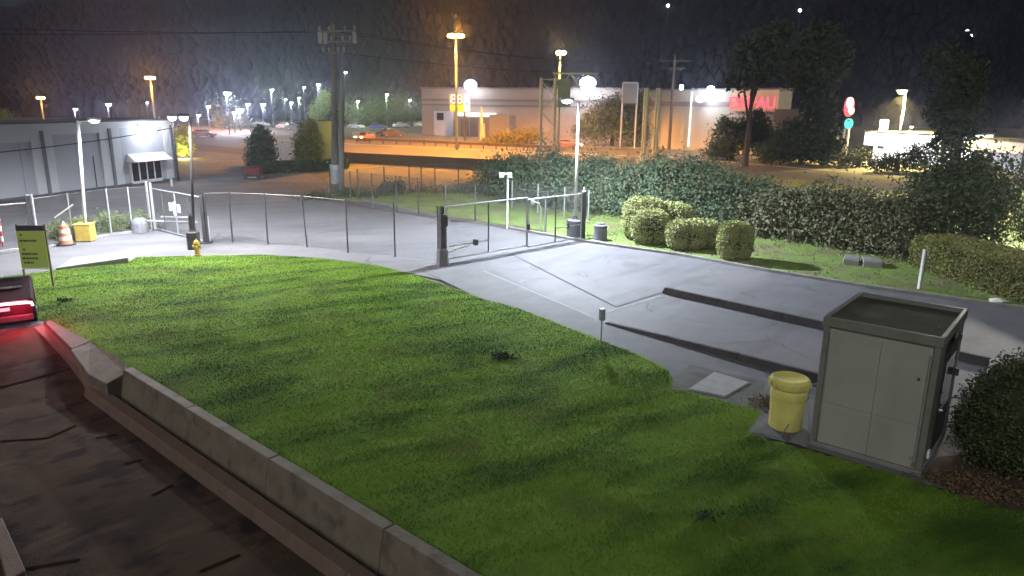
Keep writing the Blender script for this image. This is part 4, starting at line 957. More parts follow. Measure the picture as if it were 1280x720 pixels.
# sign gantry
YG = G(683, 202).y
def gpt(px, py): q = at(px, py, YG); return Vector((q.x, q.y, q.z))
gt = thing('sign_gantry', 'pale green steel lattice gantry with an overhead sign across the street', 'sign gantry', (gpt(683, 200).x, YG, 0))
zT = gpt(675, 97).z; lw, rw = gpt(675, 200).x, gpt(692, 200).x
for x in (lw, rw):
    for dy in (0, 1.6): MB().cyl((x, YG + dy, 0), (x, YG + dy, zT), .17, n=8).build('chord', m_truss, gt, True)
n = 5
for i in range(n):
    z0, z1 = .6 + (zT - 1.0) * i / n, .6 + (zT - 1.0) * (i + 1) / n; x0, x1 = (lw, rw) if i % 2 else (rw, lw)
    MB().bar((x0, YG, z0), (x1, YG, z1), .13).build('lattice_brace', m_truss, gt, True)
MB().bar((lw, YG, zT - .2), (rw, YG, zT - .2), .12).build('lattice_brace', m_truss, gt, True)
xe = gpt(832, 110).x; zB = zT + .55
for dz in (0, -1.5):
    for dy in (0, 1.6): MB().bar((rw - .3, YG + dy, zB + dz), (gpt(748 if dz == 0 else 745, 100).x, YG + dy, zB + dz), .16).build('beam_chord', m_truss, gt, True)
xs_ = [rw - .3 + (gpt(745, 100).x - rw + .3) * i / 5 for i in range(6)]
for i in range(5): MB().bar((xs_[i], YG, zB - 1.5 * (i % 2)), (xs_[i + 1], YG, zB - 1.5 * ((i + 1) % 2)), .1).build('lattice_brace', m_truss, gt, True)
MB().box((gpt(705, 110).x, YG - .3, zB - 2.3), (1.5, .2, 3.2)).build('hanging_panel', M('panel_green', (.2, .26, .16), .7), gt, True)
g2_ = thing('sign_gantry', 'right lattice tower of the street gantry beside the distant utility pole', 'sign gantry', (gpt(820, 200).x, YG, 0))
for x in (810, 825):
    q = gpt(x, 110)
    for dy in (0, 1.6): MB().cyl((q.x, YG + dy, 0), (q.x, YG + dy, q.z), .17, n=8).build('chord', m_truss, g2_, True)
xl, xr = gpt(810, 110).x, gpt(825, 110).x; zt_ = gpt(812, 110).z
for i in range(5): z0, z1 = .6 + (zt_ - 1) * i / 5, .6 + (zt_ - 1) * (i + 1) / 5; MB().bar((xl if i % 2 else xr, YG, z0), (xr if i % 2 else xl, YG, z1), .12).build('lattice_brace', m_truss, g2_, True)
P = G(818, 190); gs = thing('sign_post', 'dark slim post between the legs of the right gantry tower', 'post', tuple(P)); MB().cyl((0, 0, 0), (0, 0, zat(P, 818, 108)), .14, n=8).build('post', m_bark, gs)
q0, q1 = at(779, 105, 120), at(796, 129, 120)
bs = thing('billboard', 'pale grey rectangular sign panel above the trees left of the right gantry tower', 'billboard', (q0.x, 120, 0))
MB().box(((q1.x - q0.x) / 2, 0, (q0.z + q1.z) / 2), (q1.x - q0.x, .3, q0.z - q1.z)).build('panel', M('billboard_grey', (.2, .21, .22), .7), bs)
for x in (0, q1.x - q0.x): MB().cyl((x, .1, 0), (x, .1, q0.z + .15), .15, n=8).build('leg', m_steel, bs)
MB().bar((0, 0, q0.z + .2), (q1.x - q0.x, 0, q0.z + .2), .3).build('top_trim', m_steel, bs)
P = G(602, 177); bl = thing('banner_pole', 'orange lit wooden pole in front of the warehouse awning', 'pole', tuple(P)); MB().cyl((0, 0, 0), (0, 0, zat(P, 602, 133)), .32, .2, n=8).build('pole', m_truss, bl); MB().cyl((.3, -.1, 0), (.3, -.1, 3.2), .4, .3, n=8).build('sleeve', m_truss, bl)

# ================================================================== kiosk
KX, KY, KR, KW, KD, KH = 6.38, 14.07, -.690, 2.12, 2.64, 2.85
kq = thing('guard_kiosk', 'flat roofed grey green metal guard kiosk beside the yellow drum', 'kiosk', (KX, KY, 0), KR)
MB().box((KW / 2, KD / 2, .05), (KW + .01, KD + .01, .10)).build('base_plinth', m_kerb, kq, bevel=.01)
# front wall = four sheet panels with recessed joints
zs = [.11, 1.02, KH - .27]; xs2 = [.13, KW * .52, KW - .13]
MB().box((KW / 2, .1, KH / 2), (KW - .1, .08, KH - .4)).build('inner_wall', m_kiosk, kq)
for i in range(2):
    for j in range(2):
        MB().box(((xs2[i] + xs2[i + 1]) / 2, .045, (zs[j] + zs[j + 1]) / 2), (xs2[i + 1] - xs2[i] - .005, .03, zs[j + 1] - zs[j] - .005)).build('wall_panel', m_kiosk, kq, bevel=.004)
for x, y in ((.06, .06), (KW - .06, .06), (.06, KD - .06), (KW - .06, KD - .06)): MB().box((x, y, KH / 2), (.12, .12, KH - .21)).build('corner_post', m_kframe, kq, bevel=.015)
for x in (.15, KW - .15): MB().cyl((x, .0, .2), (x, .0, KH - .38), .016, n=8).build('seam_strip', m_steel, kq)
MB().box((KW - .2, -.001, .35), (.05, .012, .06)).build('rivet_plate', m_steel, kq)
MB().box((KW * .86, .026, 1.95), (.05, .02, .05)).build('rivet_plate', m_dark, kq)
# left side, back, right side with door
MB().box((.045, KD / 2, KH / 2), (.05, KD - .24, KH - .4)).build('side_wall', m_kiosk, kq)
MB().box((KW / 2, KD - .045, KH / 2), (KW - .24, .05, KH - .4)).build('back_wall', m_kiosk, kq)
MB().box((KW - .045, .42, KH / 2), (.05, .56, KH - .4)).build('side_wall', m_kframe, kq)
MB().box((KW - .045, KD - .32, KH / 2), (.05, .36, KH - .4)).build('side_wall', m_kframe, kq)
dr = MB().box((KW - .03, 1.45, 1.25), (.06, 1.45, 2.1)).build('door', m_dark, kq, bevel=.01)
MB().box((KW + .002, 1.45, 1.55), (.012, 1.1, 1.1)).build('door_window', m_glass, dr)
MB().cyl((KW + .0, .95, 1.1), (KW + .07, .95, 1.1), .02, n=8).build('handle', m_white, dr); 
MB().box((KW + .06, 2.05, 1.62), (.1, .08, .16)).build('door_lamp', m_dark, kq)
MB().box((KW + .01, .5, .3), (.04, .12, .16)).build('white_socket', m_white, kq)
MB().box((KW + .02, KD - .5, KH - .5), (.06, .14, .12)).build('vent', m_dark, kq)
# roof tray with raised rim
for c, d in (((KW / 2, .035, KH - .10), (KW + .05, .09, .20)), ((KW / 2, KD - .035, KH - .10), (KW + .05, .09, .20)), ((.015, KD / 2, KH - .10), (.09, KD - .162, .20)), ((KW - .015, KD / 2, KH - .10), (.09, KD - .162, .20))):
    MB().box(c, d).build('roof_rim', m_kframe, kq, bevel=.012)
MB().box((KW / 2, KD / 2, KH - .12), (KW - .10, KD - .1, .06)).build('roof', m_kroof, kq)
MB().lathe([(.05, 0), (.05, .05), (.02, .07)], (.62, .3, KH - .16), 8).build('roof_bolt', m_white, kq); MB().lathe([(.05, 0), (.05, .05), (.02, .07)], (KW - .25, 1.1, KH - .16), 8).build('roof_bolt', m_white, kq)

# ================================================================== yellow drum by kiosk
P = G(981, 533); dm = thing('drum', 'dirty yellow plastic spill drum with screw lid beside the kiosk', 'drum', (P.x, P.y, 0))
hD = zat(P + Vector((0, .0, 0)), 984, 470)
r = .40
MB().lathe([(r * .86, .0), (r * .89, .03), (r * .90, .35), (r * .94, hD * .55), (r * .945, hD * .6), (r * .97, hD * .62), (r * .97, hD * .66), (r * .96, hD * .7), (r * .98, hD * .8)], n=28, cap=True).build('body', m_yel, dm, smooth=True)
ld = MB().lathe([(r * 1.0, hD * .80), (r * 1.05, hD * .82), (r * 1.05, hD * .93), (r * 1.01, hD * .97), (r * .90, hD * .985), (r * .86, hD * .95), (.02, hD * .95)], n=28).build('lid', m_yel, dm, smooth=True)
for i in range(14): a = 2 * PI * i / 14; MB().box((r * 1.1 * math.cos(a), r * 1.1 * math.sin(a), hD * .87), (.03, .03, hD * .1), a).build('lid_rib', m_yel, ld)
MB().lathe([(r * .7, -.005), (r * .74, .05), (r * .5, .06)], n=20).build('foot_ring', m_dark, dm)
a, b = G(976, 546) + Vector((0, 0, .02)), G(1004, 492)
ho_ = MB().tube([a, a.lerp(Vector((P.x + .5, P.y + .1, .7)), .6), Vector((P.x + .42, P.y - .12, .75)), Vector((P.x + .5, P.y + .2, .85)), Vector((P.x + .75, P.y + .35, .9))], .016, 6).build('water_hose', m_pole)
tagset(ho_, 'thin hose leaning from the ground past the yellow drum to the kiosk', 'hose')
# lane kerbs
for pts, lab in (([(827, 366), (880, 379), (1030, 412), (1235, 458)], 'long dark lane kerb running behind the kiosk'), ([(755, 404), (880, 437), (1014, 474), (1060, 489)], 'dark lane kerb ending behind the yellow drum')):
    Q = [G(*p) for p in pts]; a, b = Q[0], Q[-1]; L = (b - a).length; lk = thing('lane_kerb', lab, 'kerb', (a.x, a.y, 0), math.atan2(b.y - a.y, b.x - a.x))
    k = 0
    while k < L - .1:
        e = min(k + 2.4, L); hf = (lambda t: .24) if pts[0][0] > 800 else (lambda t: .06 + .18 * min(1, t / 6.0)); h0, h1_ = hf(k), hf(e)
        MB().hull8([(k + (.12 if k == 0 else 0), .0, h0), (e - .012, .0, h1_), (e - .012, .13, h1_), (k + (.12 if k == 0 else 0), .13, h0)], [(k, -.04, 0), (e - .012, -.04, 0), (e - .012, .2, 0), (k, .2, 0)]).build('kerb_stone', m_darkkerb, lk, bevel=.012); k = e
# reader post
P = G(751, 431, .05); rp2 = thing('reader_post', 'thin post with a small grey box on the edge of the lawn', 'post', tuple(P)); hz = zat(P, 750, 388)
MB().cyl((0, 0, -.05), (0, 0, hz - .3), .022, n=8).build('post', m_steel, rp2); MB().box((0, 0, hz - .17), (.16, .12, .36), .5).build('box', m_steel, rp2, bevel=.01)
# access cover
q = [G(862, 488), G(893, 467), G(936, 480), G(906, 497.5)]
ac = thing('access_cover', 'pale square concrete access cover in the gravel by the lawn', 'cover', tuple(q[0]))
MB().prism([p[:2] for p in q], .0, .05).build('cover', m_slab, ac, True, bevel=.01); MB().prism([(p + (p - q[0].lerp(q[2], .5)) * .07)[:2] for p in q], .0, .03).build('frame', m_kerb, ac, True)
# low pad at the left edge of the lawn
q = [G(70, 337), G(92, 324), G(160, 322.5), G(161, 330)]
lp = thing('concrete_pad', 'low grey concrete pad at the left corner of the lawn', 'concrete pad', tuple(q[0]))
MB().hull8([Vector((p.x, p.y, z)) for p, z in zip(q, (.06, .1, .28, .28))], [Vector((p.x, p.y, -.02)) for p in q]).build('pad', m_kerb, lp, True, bevel=.01)
MB().prism([G(146, 317)[:2], G(158, 314.5)[:2], G(161, 317)[:2], G(149, 320)[:2]], 0, .04).build('slab', m_white, lp, True)

# ================================================================== gate side street furniture
P = G(247, 319); hy = thing('fire_hydrant', 'yellow fire hydrant on the lawn edge before the black lamp post', 'fire hydrant', tuple(P))
MB().lathe([(.16, 0), (.16, .05), (.11, .07), (.11, .5), (.14, .52), (.14, .56), (.12, .62), (.07, .7), (.03, .72), (.03, .78)], n=14).build('barrel', m_hyd, hy, smooth=False)
for s_ in (-1, 1): MB().cyl((0, 0, .42), (s_ * .19, -.02, .42), .055, n=8).build('side_outlet', m_hyd, hy)
MB().cyl((0, 0, .38), (0, -.2, .38), .075, n=10).build('front_outlet', m_hyd, hy)
P = G(83, 306); td = thing('traffic_drum', 'orange and white striped traffic drum by the yellow lamp base', 'traffic drum', tuple(P))
MB().lathe([(.42, 0), (.42, .06), (.30, .07)], n=16).build('rubber_base', m_dark, td)
for i in range(5): r0 = .30 - i * .022; MB().lathe([(r0, .07 + i * .18), (r0 - .006, .245 + i * .18)], n=16).build('band', m_oran if i % 2 == 0 else m_white, td)
MB().lathe([(.1, .97), (.09, 1.03), (.05, 1.08), (.04, 1.16)], n=10).build('handle', m_white, td)
P = G(176, 290); cb = thing('concrete_bollard', 'round grey concrete bollard left of the far double gate', 'bollard', tuple(P))
MB().lathe([(.42, 0), (.42, .5), (.36, .68), (.2, .78)], n=14).build('body', grey_drum, cb)
MB().cyl((.3, .1, .6), (3.2, -.2, .6), .05, n=8).build('rail', m_steel, cb); MB().cyl((1.2, .0, .85), (3.0, -.2, .85), .05, n=8).build('rail', m_steel, cb)
P = G(750, 302); gb = thing('drum', 'grey tapered drum on the verge right of the main gate', 'drum', tuple(P))
MB().lathe([(.48, 0), (.48, .1), (.37, .12), (.33, .75), (.36, .78), (.36, .86), (.2, .9), (.18, .98), (.05, 1.0)], n=16).build('body', grey_drum, gb)
a = gr + Vector((0, 0, .95)); b = P + Vector((-.1, 0, .85)); wr = MB().cyl(a, b, .02, n=6).build('guard_cable', m_steel); tagset(wr, 'thin rail linking the right gate post to the grey drum', 'rail')
P = G(673, 292); kp = thing('keypad_pedestal', 'curved steel keypad pedestal behind the right gate leaf', 'keypad', tuple(P)); hz = zat(P, 672, 252)
MB().tube([(.1, 0, 0), (.1, 0, hz - .4), (0, -.1, hz - .08), (-.25, -.2, hz)], .04, 8).build('stem', m_steel, kp); MB().box((-.35, -.2, hz - .02), (.2, .12, .22)).build('keypad', m_steel, kp, bevel=.02)
MB().cyl((.35, 0, 0), (.35, 0, 1.9), .035, n=8).build('stem', m_steel, kp)
P = G(262, 302); wm = thing('marker_post', 'thin white marker beside the dark post of the far double gate', 'post', tuple(P)); MB().box((0, 0, .65), (.08, .05, 1.3)).build('stake', m_white, wm); MB().box((0, 0, .02), (.3, .3, .04)).build('foot', m_dark, wm)
P = G(215, 233); wb = thing('marker_post', 'short white bollard on the yard in front of the storefront', 'bollard', tuple(P)); MB().cyl((0, 0, 0), (0, 0, .55), .1, n=8).build('stake', m_white, wb); MB().lathe([(.1, .55), (.02, .62)], n=8).build('cap', m_white, wb)
P = G(1148, 364); wp = thing('marker_post', 'white square marker standing on the verge before the clipped hedge', 'post', tuple(P)); hz = zat(P, 1153, 312)
MB().box((0, 0, hz / 2), (.11, .09, hz), .5).build('stake', m_white, wp); MB().box((.06, -.01, hz / 2), (.02, .05, hz * .98), .5).build('edge_strip', m_postd, wp)
for i, (x0, x1, y0, lab) in enumerate(((1053, 1073, 333, 'left grey utility vault lid box on the verge'), (1078, 1102, 336, 'right grey utility vault lid box on the verge'))):
    a, b = G(x0, y0), G(x1, y0 + 2); o = thing('utility_box', lab, 'utility box', tuple(a)); d = (b - a).normalized(); n_ = Vector((-d.y, d.x, 0)) * 1.1; wd2 = (b - a).length
    MB().prism([a[:2], b[:2], (b + n_)[:2], (a + n_)[:2]], .0, .34).build('box', m_slab, o, True, bevel=.02); MB().prism([(a + (b - a) * .04 + n_ * .05)[:2], (b - (b - a) * .04 + n_ * .05)[:2], (b - (b - a) * .04 + n_ * .95)[:2], (a + (b - a) * .04 + n_ * .95)[:2]], .342, .37).build('lid', m_kerb, o, True)
P = G(1246, 381); pc = thing('plastic_sheet', 'crumpled white sheet lying in the grass by the clipped hedge', 'sheet'); pc.location = P
MB().add([(-.35, -.1, .12), (.1, -.2, .16), (.5, .05, .11), (.3, .3, .2), (-.2, .2, .18), (.05, .05, .26)], [(0, 1, 5), (1, 2, 5), (2, 3, 5), (3, 4, 5), (4, 0, 5)]).build('sheet', m_white, pc)

# ================================================================== vehicles, far
m_body = lambda n_, c: M(n_, c, .4, tuple(k * .9 for k in c), 1, spec=.5)
def far_car(px, py, hd_, col, lab, head=None, tail=None, sc_=1.0):
    P = G(px, py); t = thing('parked_car', lab, 'car', (P.x, P.y, -.01), hd_)
    make_car(t, m_body('paint', col), 4.5 * sc_, 1.8, 1.5 * sc_)
    if head:
        for y in (-.62, .62): MB().lathe([(.02, -.16), (.2, -.1), (.26, 0), (.2, .1), (.02, .16)], (4.5 * sc_, y, .68), 8).build('headlight', head, t)
    if tail:
        for y in (-.65, .65): MB().box((-.02, y, .8), (.1, .34, .2)).build('taillight', tail, t)
    return t
e_tail = emat('tail_red', (1, .08, .04), 4); e_head = emat('head_white', (1, .9, .7), 14); e_heado = emat('head_amber', (1, .6, .25), 12)
far_car(464, 175, -1.9, (.35, .14, .05), 'orange lit car facing the camera with headlights on', e_heado)
far_car(478, 171, .2, (.12, .05, .03), 'dark red car beside the orange lit car')
far_car(497, 170.5, 2.9, (.06, .03, .03), 'dark car with red taillights near the warehouse', None, e_tail)
far_car(461, 162, .1, (.06, .07, .3), 'blue parked car behind the orange lit car')
far_car(436, 161, -.4, (.5, .5, .5), 'white parked car right of the utility pole')
far_car(492, 160, .5, (.5, .5, .52), 'white parked car below the low green trees')
far_car(518, 159, .0, (.4, .42, .45), 'silver parked car left of the beige warehouse')
far_car(506, 157, .4, (.55, .55, .55), 'pale parked car partly behind the white one')
far_car(690, 186, .05, (.3, .12, .06), 'car on the street passing behind the gantry tower', e_heado, e_tail)
far_car(240, 171.5, 0, (.25, .05, .04), 'red car at the left end of the orange road', None, e_red)
for i, px in enumerate((268, 277, 290, 300, 316)): far_car(px, 158 + (i % 2), .1 * i, ((.12, .12, .13), (.3, .3, .32), (.08, .08, .1), (.2, .2, .2), (.35, .35, .36))[i], ['dark parked car at the left end of the far row', 'grey parked car second in the far row', 'black parked car in the middle of the far row', 'dim grey parked car under the bright lamp cluster', 'silver parked car at the right end of the far row'][i])
for i, px in enumerate((346, 356, 372, 384)): far_car(px, 161 + (i % 2), .3 * i, ((.3, .3, .3), (.1, .1, .1), (.4, .4, .38), (.2, .22, .25))[i], ['grey car above the box truck roof', 'black car between the two conifers', 'pale car left of the second conifer', 'bluish car behind the second conifer'][i])
P = G(358, 207); bt = thing('box_truck', 'parked truck with a white box body between the two conifers', 'truck', (P.x - 1.1, P.y, 0), .25)
hh = zat(P, 352, 178); MB().box((1.0, 1.6, .55 + (hh - .55) / 2), (2.1, 4.2, hh - .55)).build('box_body', m_white, bt, bevel=.03)
MB().box((1.0, 4.6, 1.1), (1.9, 1.7, 1.5)).build('cab', m_white, bt, bevel=.1); MB().box((1.0, -.6, .5), (1.9, .2, .2)).build('bumper', m_dark, bt)
for x in (.1, 1.9):
    for y in (.2, 4.4): MB().cyl((x - .12, y, .4), (x + .12, y, .4), .4, n=12).build('wheel', m_dark, bt)
MB().box((1.0, -.51, 1.6), (1.9, .03, 2.2)).build('rear_door', m_white, bt)
P = G(317, 223); rcx = thing('trailer', 'small dark red boxy trailer beside the end of the low hedge', 'trailer', (P.x, P.y, 0), .1)
MB().box((0, 0, .7), (1.5, 1.1, .65)).build('body', M('maroon', (.17, .035, .03), .6, (.12, .03, .03), 3), rcx, bevel=.05); MB().box((0, 0, 1.05), (1.55, 1.15, .06)).build('lid', M('maroon_lid', (.1, .03, .03), .6), rcx)
MB().box((0, 0, .12), (1.7, .9, .1)).build('skid', m_steel, rcx)
for x in (-.6, .6): MB().cyl((x, -.6, .28), (x, -.48, .28), .24, n=10).build('wheel', m_dark, rcx)

# street guard wall
gw = thing('street_wall', 'low dark wall along the near side of the orange street', 'wall', tuple(G(440, 202)))
pts = [G(365, 195), G(440, 202), G(530, 207), G(620, 212), G(700, 216)]
for i in range(4):
    a, b = pts[i], pts[i + 1]; d = (b - a).normalized(); n_ = Vector((-d.y, d.x, 0)) * .3
    MB().prism([a[:2], (b - d * .02)[:2], (b - d * .02 + n_)[:2], (a + n_)[:2]], -.05, 1.05).build('wall_length', M('dark_wall', (.05, .042, .034), .9, (.075, .06, .045), .5, .3, 6), gw, True)
gw2 = thing('street_wall', 'faint dark rail along the far side of the orange street', 'guard rail', tuple(G(440, 183)))
pts = [G(430, 178), G(530, 182), G(620, 187), G(700, 190)]
for i in range(3): MB().bar(pts[i] + Vector((0, 0, .7)), pts[i + 1] + Vector((0, 0, .7)), .1, .35).build('rail', M('rail_brown', (.1, .06, .04), .8), gw2, True)
for i in range(3):
    for k in range(6): p = pts[i].lerp(pts[i + 1], k / 6); MB().box((p.x, p.y + .1, .4), (.15, .15, .8)).build('rail_post', m_bark, gw2, True)
yw = thing('yellow_wall', 'yellow lit wall behind the second conifer by the utility pole', 'wall', tuple(G(412, 212))); a, b = G(398, 214), G(417, 213)
YY = a.y + 3; p, q = at(398, 151, YY), at(417, 151, YY); MB().box(((p.x + q.x) / 2, YY, p.z / 2), (q.x - p.x, .3, p.z)).build('wall', M('ochre_wall', (.2, .18, .06), .9, (.22, .2, .06), 1), yw, True); MB().box(((p.x + q.x) / 2, YY, p.z + .05), (q.x - p.x + .2, .5, .1)).build('coping', m_dark, yw, True)
point_light('wall_light', (2.2, 0, 4.4), (1, .9, .3), 220, yw, .2)

# ================================================================== plants
def tree(label, P, H, blobs, n, size, mat, seed, trunk=(.2, .45), name='tree', cat='tree', group=None, limbs=4, clump=.8, shell=.4):
    t = thing(name, label, cat, (P.x, P.y, 0), 0, group); b = MB(); rg = random.Random(seed)
    b.tube([(0, 0, -.1), (rg.uniform(-.1, .1), 0, H * .3), (rg.uniform(-.2, .2), rg.uniform(-.2, .2), H * trunk[1] + H * .25)], [trunk[0], trunk[0] * .7, trunk[0] * .3], 8)
    for i in range(limbs):
        bl_ = blobs[i % len(blobs)]; z0 = H * (.2 + .1 * i); b.tube([(0, 0, z0), (bl_[0] * .5, bl_[1] * .5, (z0 + bl_[2]) / 2 + .1), (bl_[0], bl_[1], bl_[2])], [trunk[0] * .45, trunk[0] * .3, trunk[0] * .12], 6)
    b.build('trunk', m_bark, t)
    W_ = [(x + P.x, y + P.y, z, rx, ry, rz) for x, y, z, rx, ry, rz in blobs]
    leaves('crown', mat, W_, n, size, t, clump, shell, seed)
    return t
def conifer(label, P, H, r, n, size, mat, seed):
    bl_ = []; k = 9
    for i in range(k):
        f = i / (k - 1); rr = r * (math.sin(min(1, .25 + f * .75) * PI) ** .7 * .75 + .3 * (1 - f)); 
        if f > .85: rr *= .6
        bl_.append((R.uniform(-.12, .12) * r, R.uniform(-.12, .12) * r, H * (.12 + .82 * f), rr, rr, H * .09))
    return tree(label, P, H, bl_, n, size, mat, seed, (.18, .6), 'conifer', limbs=3, clump=.7, shell=.55)
P = G(328, 213); conifer('dark rounded conifer beside the small red trailer', P, zat(P, 328, 150), 1.45, 9000, .22, l_con, 1)
P = G(390, 210); conifer('broad olive green conifer left of the utility pole', P, zat(P, 390, 141), 1.65, 12000, .24, leafmat('olive_leaves', (.12, .13, .025), (.16, .16, .035), (.06, .075, .025), .9), 2)
P = G(230, 197); tree('small bright yellow lit tree behind the corner of the grey building', P, 3.6, [(0, 0, 2.2, 1.1, 1.0, 1.5), (.2, 0, 1.1, .9, .8, .7)], 2500, .25, l_yel, 3, (.1, .2))
P_ = G(230, 197); point_light('tree_spot', (.6, -1.5, .5), (1, .95, .3), 500, bpy.data.objects['tree'], .2)
# low hedge by the conifers
a, b = G(325, 218), G(430, 212); n_ = Vector((0, 1.6, 0))
tagset(boxleaves('low_hedge', l_con, [a, b, b + n_, a + n_], .85, 9000, .16, 4), 'low dark clipped hedge under the two conifers', 'hedge')
tagset(leaves('weeds', leafmat('weed_leaves', (.06, .075, .035), (.08, .09, .04), None, 2), [(*G(400, 249)[:2], .1, 2.0, .8, .25), (*G(440, 247)[:2], .12, 3, .9, .35), (*G(470, 245)[:2], .1, 3, .7, .3), (*G(492, 243)[:2], .5, 1.3, .8, .6), (*G(540, 242)[:2], .1, 3.5, .8, .3), (*G(590, 243)[:2], .15, 3, .8, .4)], 7000, .16, None, .6, .2, 8), 'scruffy weeds around the utility pole and along the fence', 'weeds', None, 'stuff')
for i, (px, py, r_, lab) in enumerate(((127, 291, .95, 'small green shrub behind the fence near the yellow lamp base'), (165, 288, .9, 'small green shrub behind the fence near the concrete bollard'), (72, 299, .8, 'small pale shrub behind the notice board'), (97, 296, .6, 'dim low shrub between the orange drum and the yellow base'))):
    P = G(px, py); tagset(leaves('shrub', leafmat('shrub_leaves', (.09, .13, .04), (.13, .17, .05), None, 2), [(P.x, P.y + .7, .35, r_, .7, .42)], 1500, .13, None, .8, .3, 20 + i), lab, 'shrub')
# row of low green trees by the car park
for i, (px, pt, wd3) in enumerate(((438, 133, 3.5), (458, 128, 4), (474, 125, 3.2), (485, 124, 3.0), (500, 124, 4.2), (515, 127, 3.4))):
    P = G(px, 157.5); Hh = zat(P, px, pt); tree(['low green tree at the left end of the car park row', 'second low green tree from the left in the car park row', 'third low green tree in the car park row', 'brightest green tree under the green tinted lamp', 'broad green tree right of the green tinted lamp', 'last green tree in the row beside the warehouse'][i], P, Hh, [(0, 0, Hh * .65, wd3, wd3, Hh * .36), (wd3 * .5, 0, Hh * .5, wd3 * .7, wd3 * .6, Hh * .25), (-wd3 * .5, 0, Hh * .55, wd3 * .6, wd3 * .6, Hh * .25)], 2600, .55, l_far, 30 + i, (.25, .3), group='low trees along the far car park')
P = G(408, 162); tree('green lit tree below the lamp left of the utility pole', P, 8.5, [(0, 0, 7, 2.0, 2, 2.4), (-1, 0, 5, 2.2, 2, 2), (-2, 0, 3, 2, 2, 1.8)], 2600, .5, leafmat('lime_leaves', (.12, .2, .03), (.18, .26, .04), None, .5), 44)
q = at(407, 121, 170); 
P = G(1, 165); tree('bit of lime green tree behind the left end of the grey roof', P, 8, [(0, 0, zat(P, 1, 152), 2.5, 2, 2.2)], 1200, .5, bpy.data.materials['lime_leaves'], 45)
P = G(282, 160); tree('dim grey green tree under the bright bluish lamp', P, zat(P, 282, 125), [(0, 0, zat(P, 282, 140), 4, 3, 3.8), (2.5, 0, zat(P, 282, 148), 3.4, 3, 3)], 2500, .55, l_bank, 46)
# large trees in front of the warehouses
def big(px, pb, blobsp, n, size, mat, seed, label, tr=.35):
    P = G(px, pb); bl_ = []
    for (bx, by, rx, rz) in blobsp:
        q = at(bx, by, P.y); s_ = P.y / F * 1.0; bl_.append((q.x - P.x, R.uniform(-1, 1), q.z, rx * s_, rx * s_ * .8, rz * s_))
    return tree(label, P, max(b_[2] + b_[5] for b_ in bl_), bl_, n, size, mat, seed, (tr, .35), limbs=5, clump=.75, shell=.25)
big(765, 182, [(765, 150, 30, 22), (745, 160, 24, 16), (790, 160, 26, 18), (800, 130, 16, 18), (775, 135, 20, 16), (735, 165, 16, 10)], 12000, .42, l_bank, 51, 'broad bluish tree in front of the warehouses beside the gantry')
big(640, 180, [(640, 173, 26, 7), (665, 172, 22, 7), (615, 177, 16, 4)], 4000, .35, leafmat('amber_shrub', (.13, .12, .03), (.18, .15, .04), None, .8), 52, 'low amber lit shrub along the warehouse front')
big(915, 200, [(915, 174, 22, 20), (906, 156, 12, 12), (935, 158, 18, 12), (950, 168, 20, 20), (948, 148, 12, 9), (900, 187, 18, 10), (965, 182, 18, 14)], 9000, .36, l_con, 53, 'dense dark tree in front of the red lettered sign')
big(1000, 205, [(985, 180, 22, 18), (1005, 165, 18, 20), (960, 190, 24, 10), (1010, 190, 24, 12)], 6000, .36, l_dark, 54, 'low dark tree right of the red lettered sign')
big(1030, 206, [(1025, 60, 26, 24), (1015, 88, 30, 22), (1026, 120, 20, 24), (1024, 150, 22, 24), (1020, 180, 26, 18), (1000, 80, 18, 16), (1048, 78, 18, 18), (1028, 38, 14, 12)], 11000, .5, l_dark, 55, 'tall dark tree rising beside the pylon sign', .5)
big(931, 208, [(945, 70, 26, 26), (925, 96, 20, 14), (965, 45, 18, 16)], 2600, .6, l_dark, 56, 'tall sparse dark tree against the hill above the warehouse sign', .4)
big(1190, 230, [(1190, 92, 26, 22), (1204, 122, 26, 26), (1180, 135, 20, 22), (1195, 160, 24, 22), (1182, 178, 20, 14), (1185, 72, 18, 14), (1215, 100, 16, 18)], 9000, .34, l_dark, 58, 'tall dark tree between the white shop and the lit storefront', .35)
big(1120, 215, [(1125, 203, 26, 6), (1155, 192, 18, 12), (1095, 206, 20, 3)], 3800, .26, l_dark, 59, 'dark shrub hiding the foot of the white shop')
big(1072, 208, [(1072, 197, 26, 7), (1045, 200, 20, 6)], 2500, .25, l_con, 60, 'low shrubs at the foot of the pylon sign')
P = G(1278, 300); tree('dark upright shrub beside the tall lamp post at the right edge', P, 1.6, [(.1, 0, .8, .5, .5, .8)], 1200, .12, l_dark, 61, (.05, .2), 'shrub', 'shrub')
# shrub bank
bank = [(625, 248, 3.3, 2.3), (655, 256, 3.3, 2.9), (690, 262, 3.0, 2.8), (725, 268, 3.2, 3.0), (765, 272, 3.3, 3.0), (805, 276, 3.3, 3.1), (845, 281, 3.1, 3.3), (885, 287, 3.0, 3.4), (925, 294, 2.8, 3.0), (965, 301, 2.4, 2.9), (1005, 306, 2.3, 2.9), (1045, 312, 2.3, 3.0), (1085, 319, 2.3, 3.2), (1125, 327, 2.2, 3.3)]
bl_names = ['leftmost shrub of the dark bank beside the grass strip', 'shrub of the dark bank behind the left gate leaf', 'shrub of the dark bank right of the flood post', 'shrub of the dark bank behind the white lamp post', 'shrub of the dark bank right of the white lamp post', 'shrub of the dark bank behind the largest clipped bush', 'bank shrub rising above the two left clipped bushes', 'tallest bank shrub behind the middle clipped bush', 'bank shrub behind the smallest clipped bush', 'twiggy bank shrub just right of the smallest clipped bush', 'twiggy bank shrub left of the utility boxes', 'twiggy bank shrub behind the utility boxes', 'bank shrub right of the utility boxes', 'bank shrub touching the end of the clipped hedge']
tops_ = [200, 187, 198, 199, 211, 203, 204, 212, 223, 237, 233, 228, 235, 238]
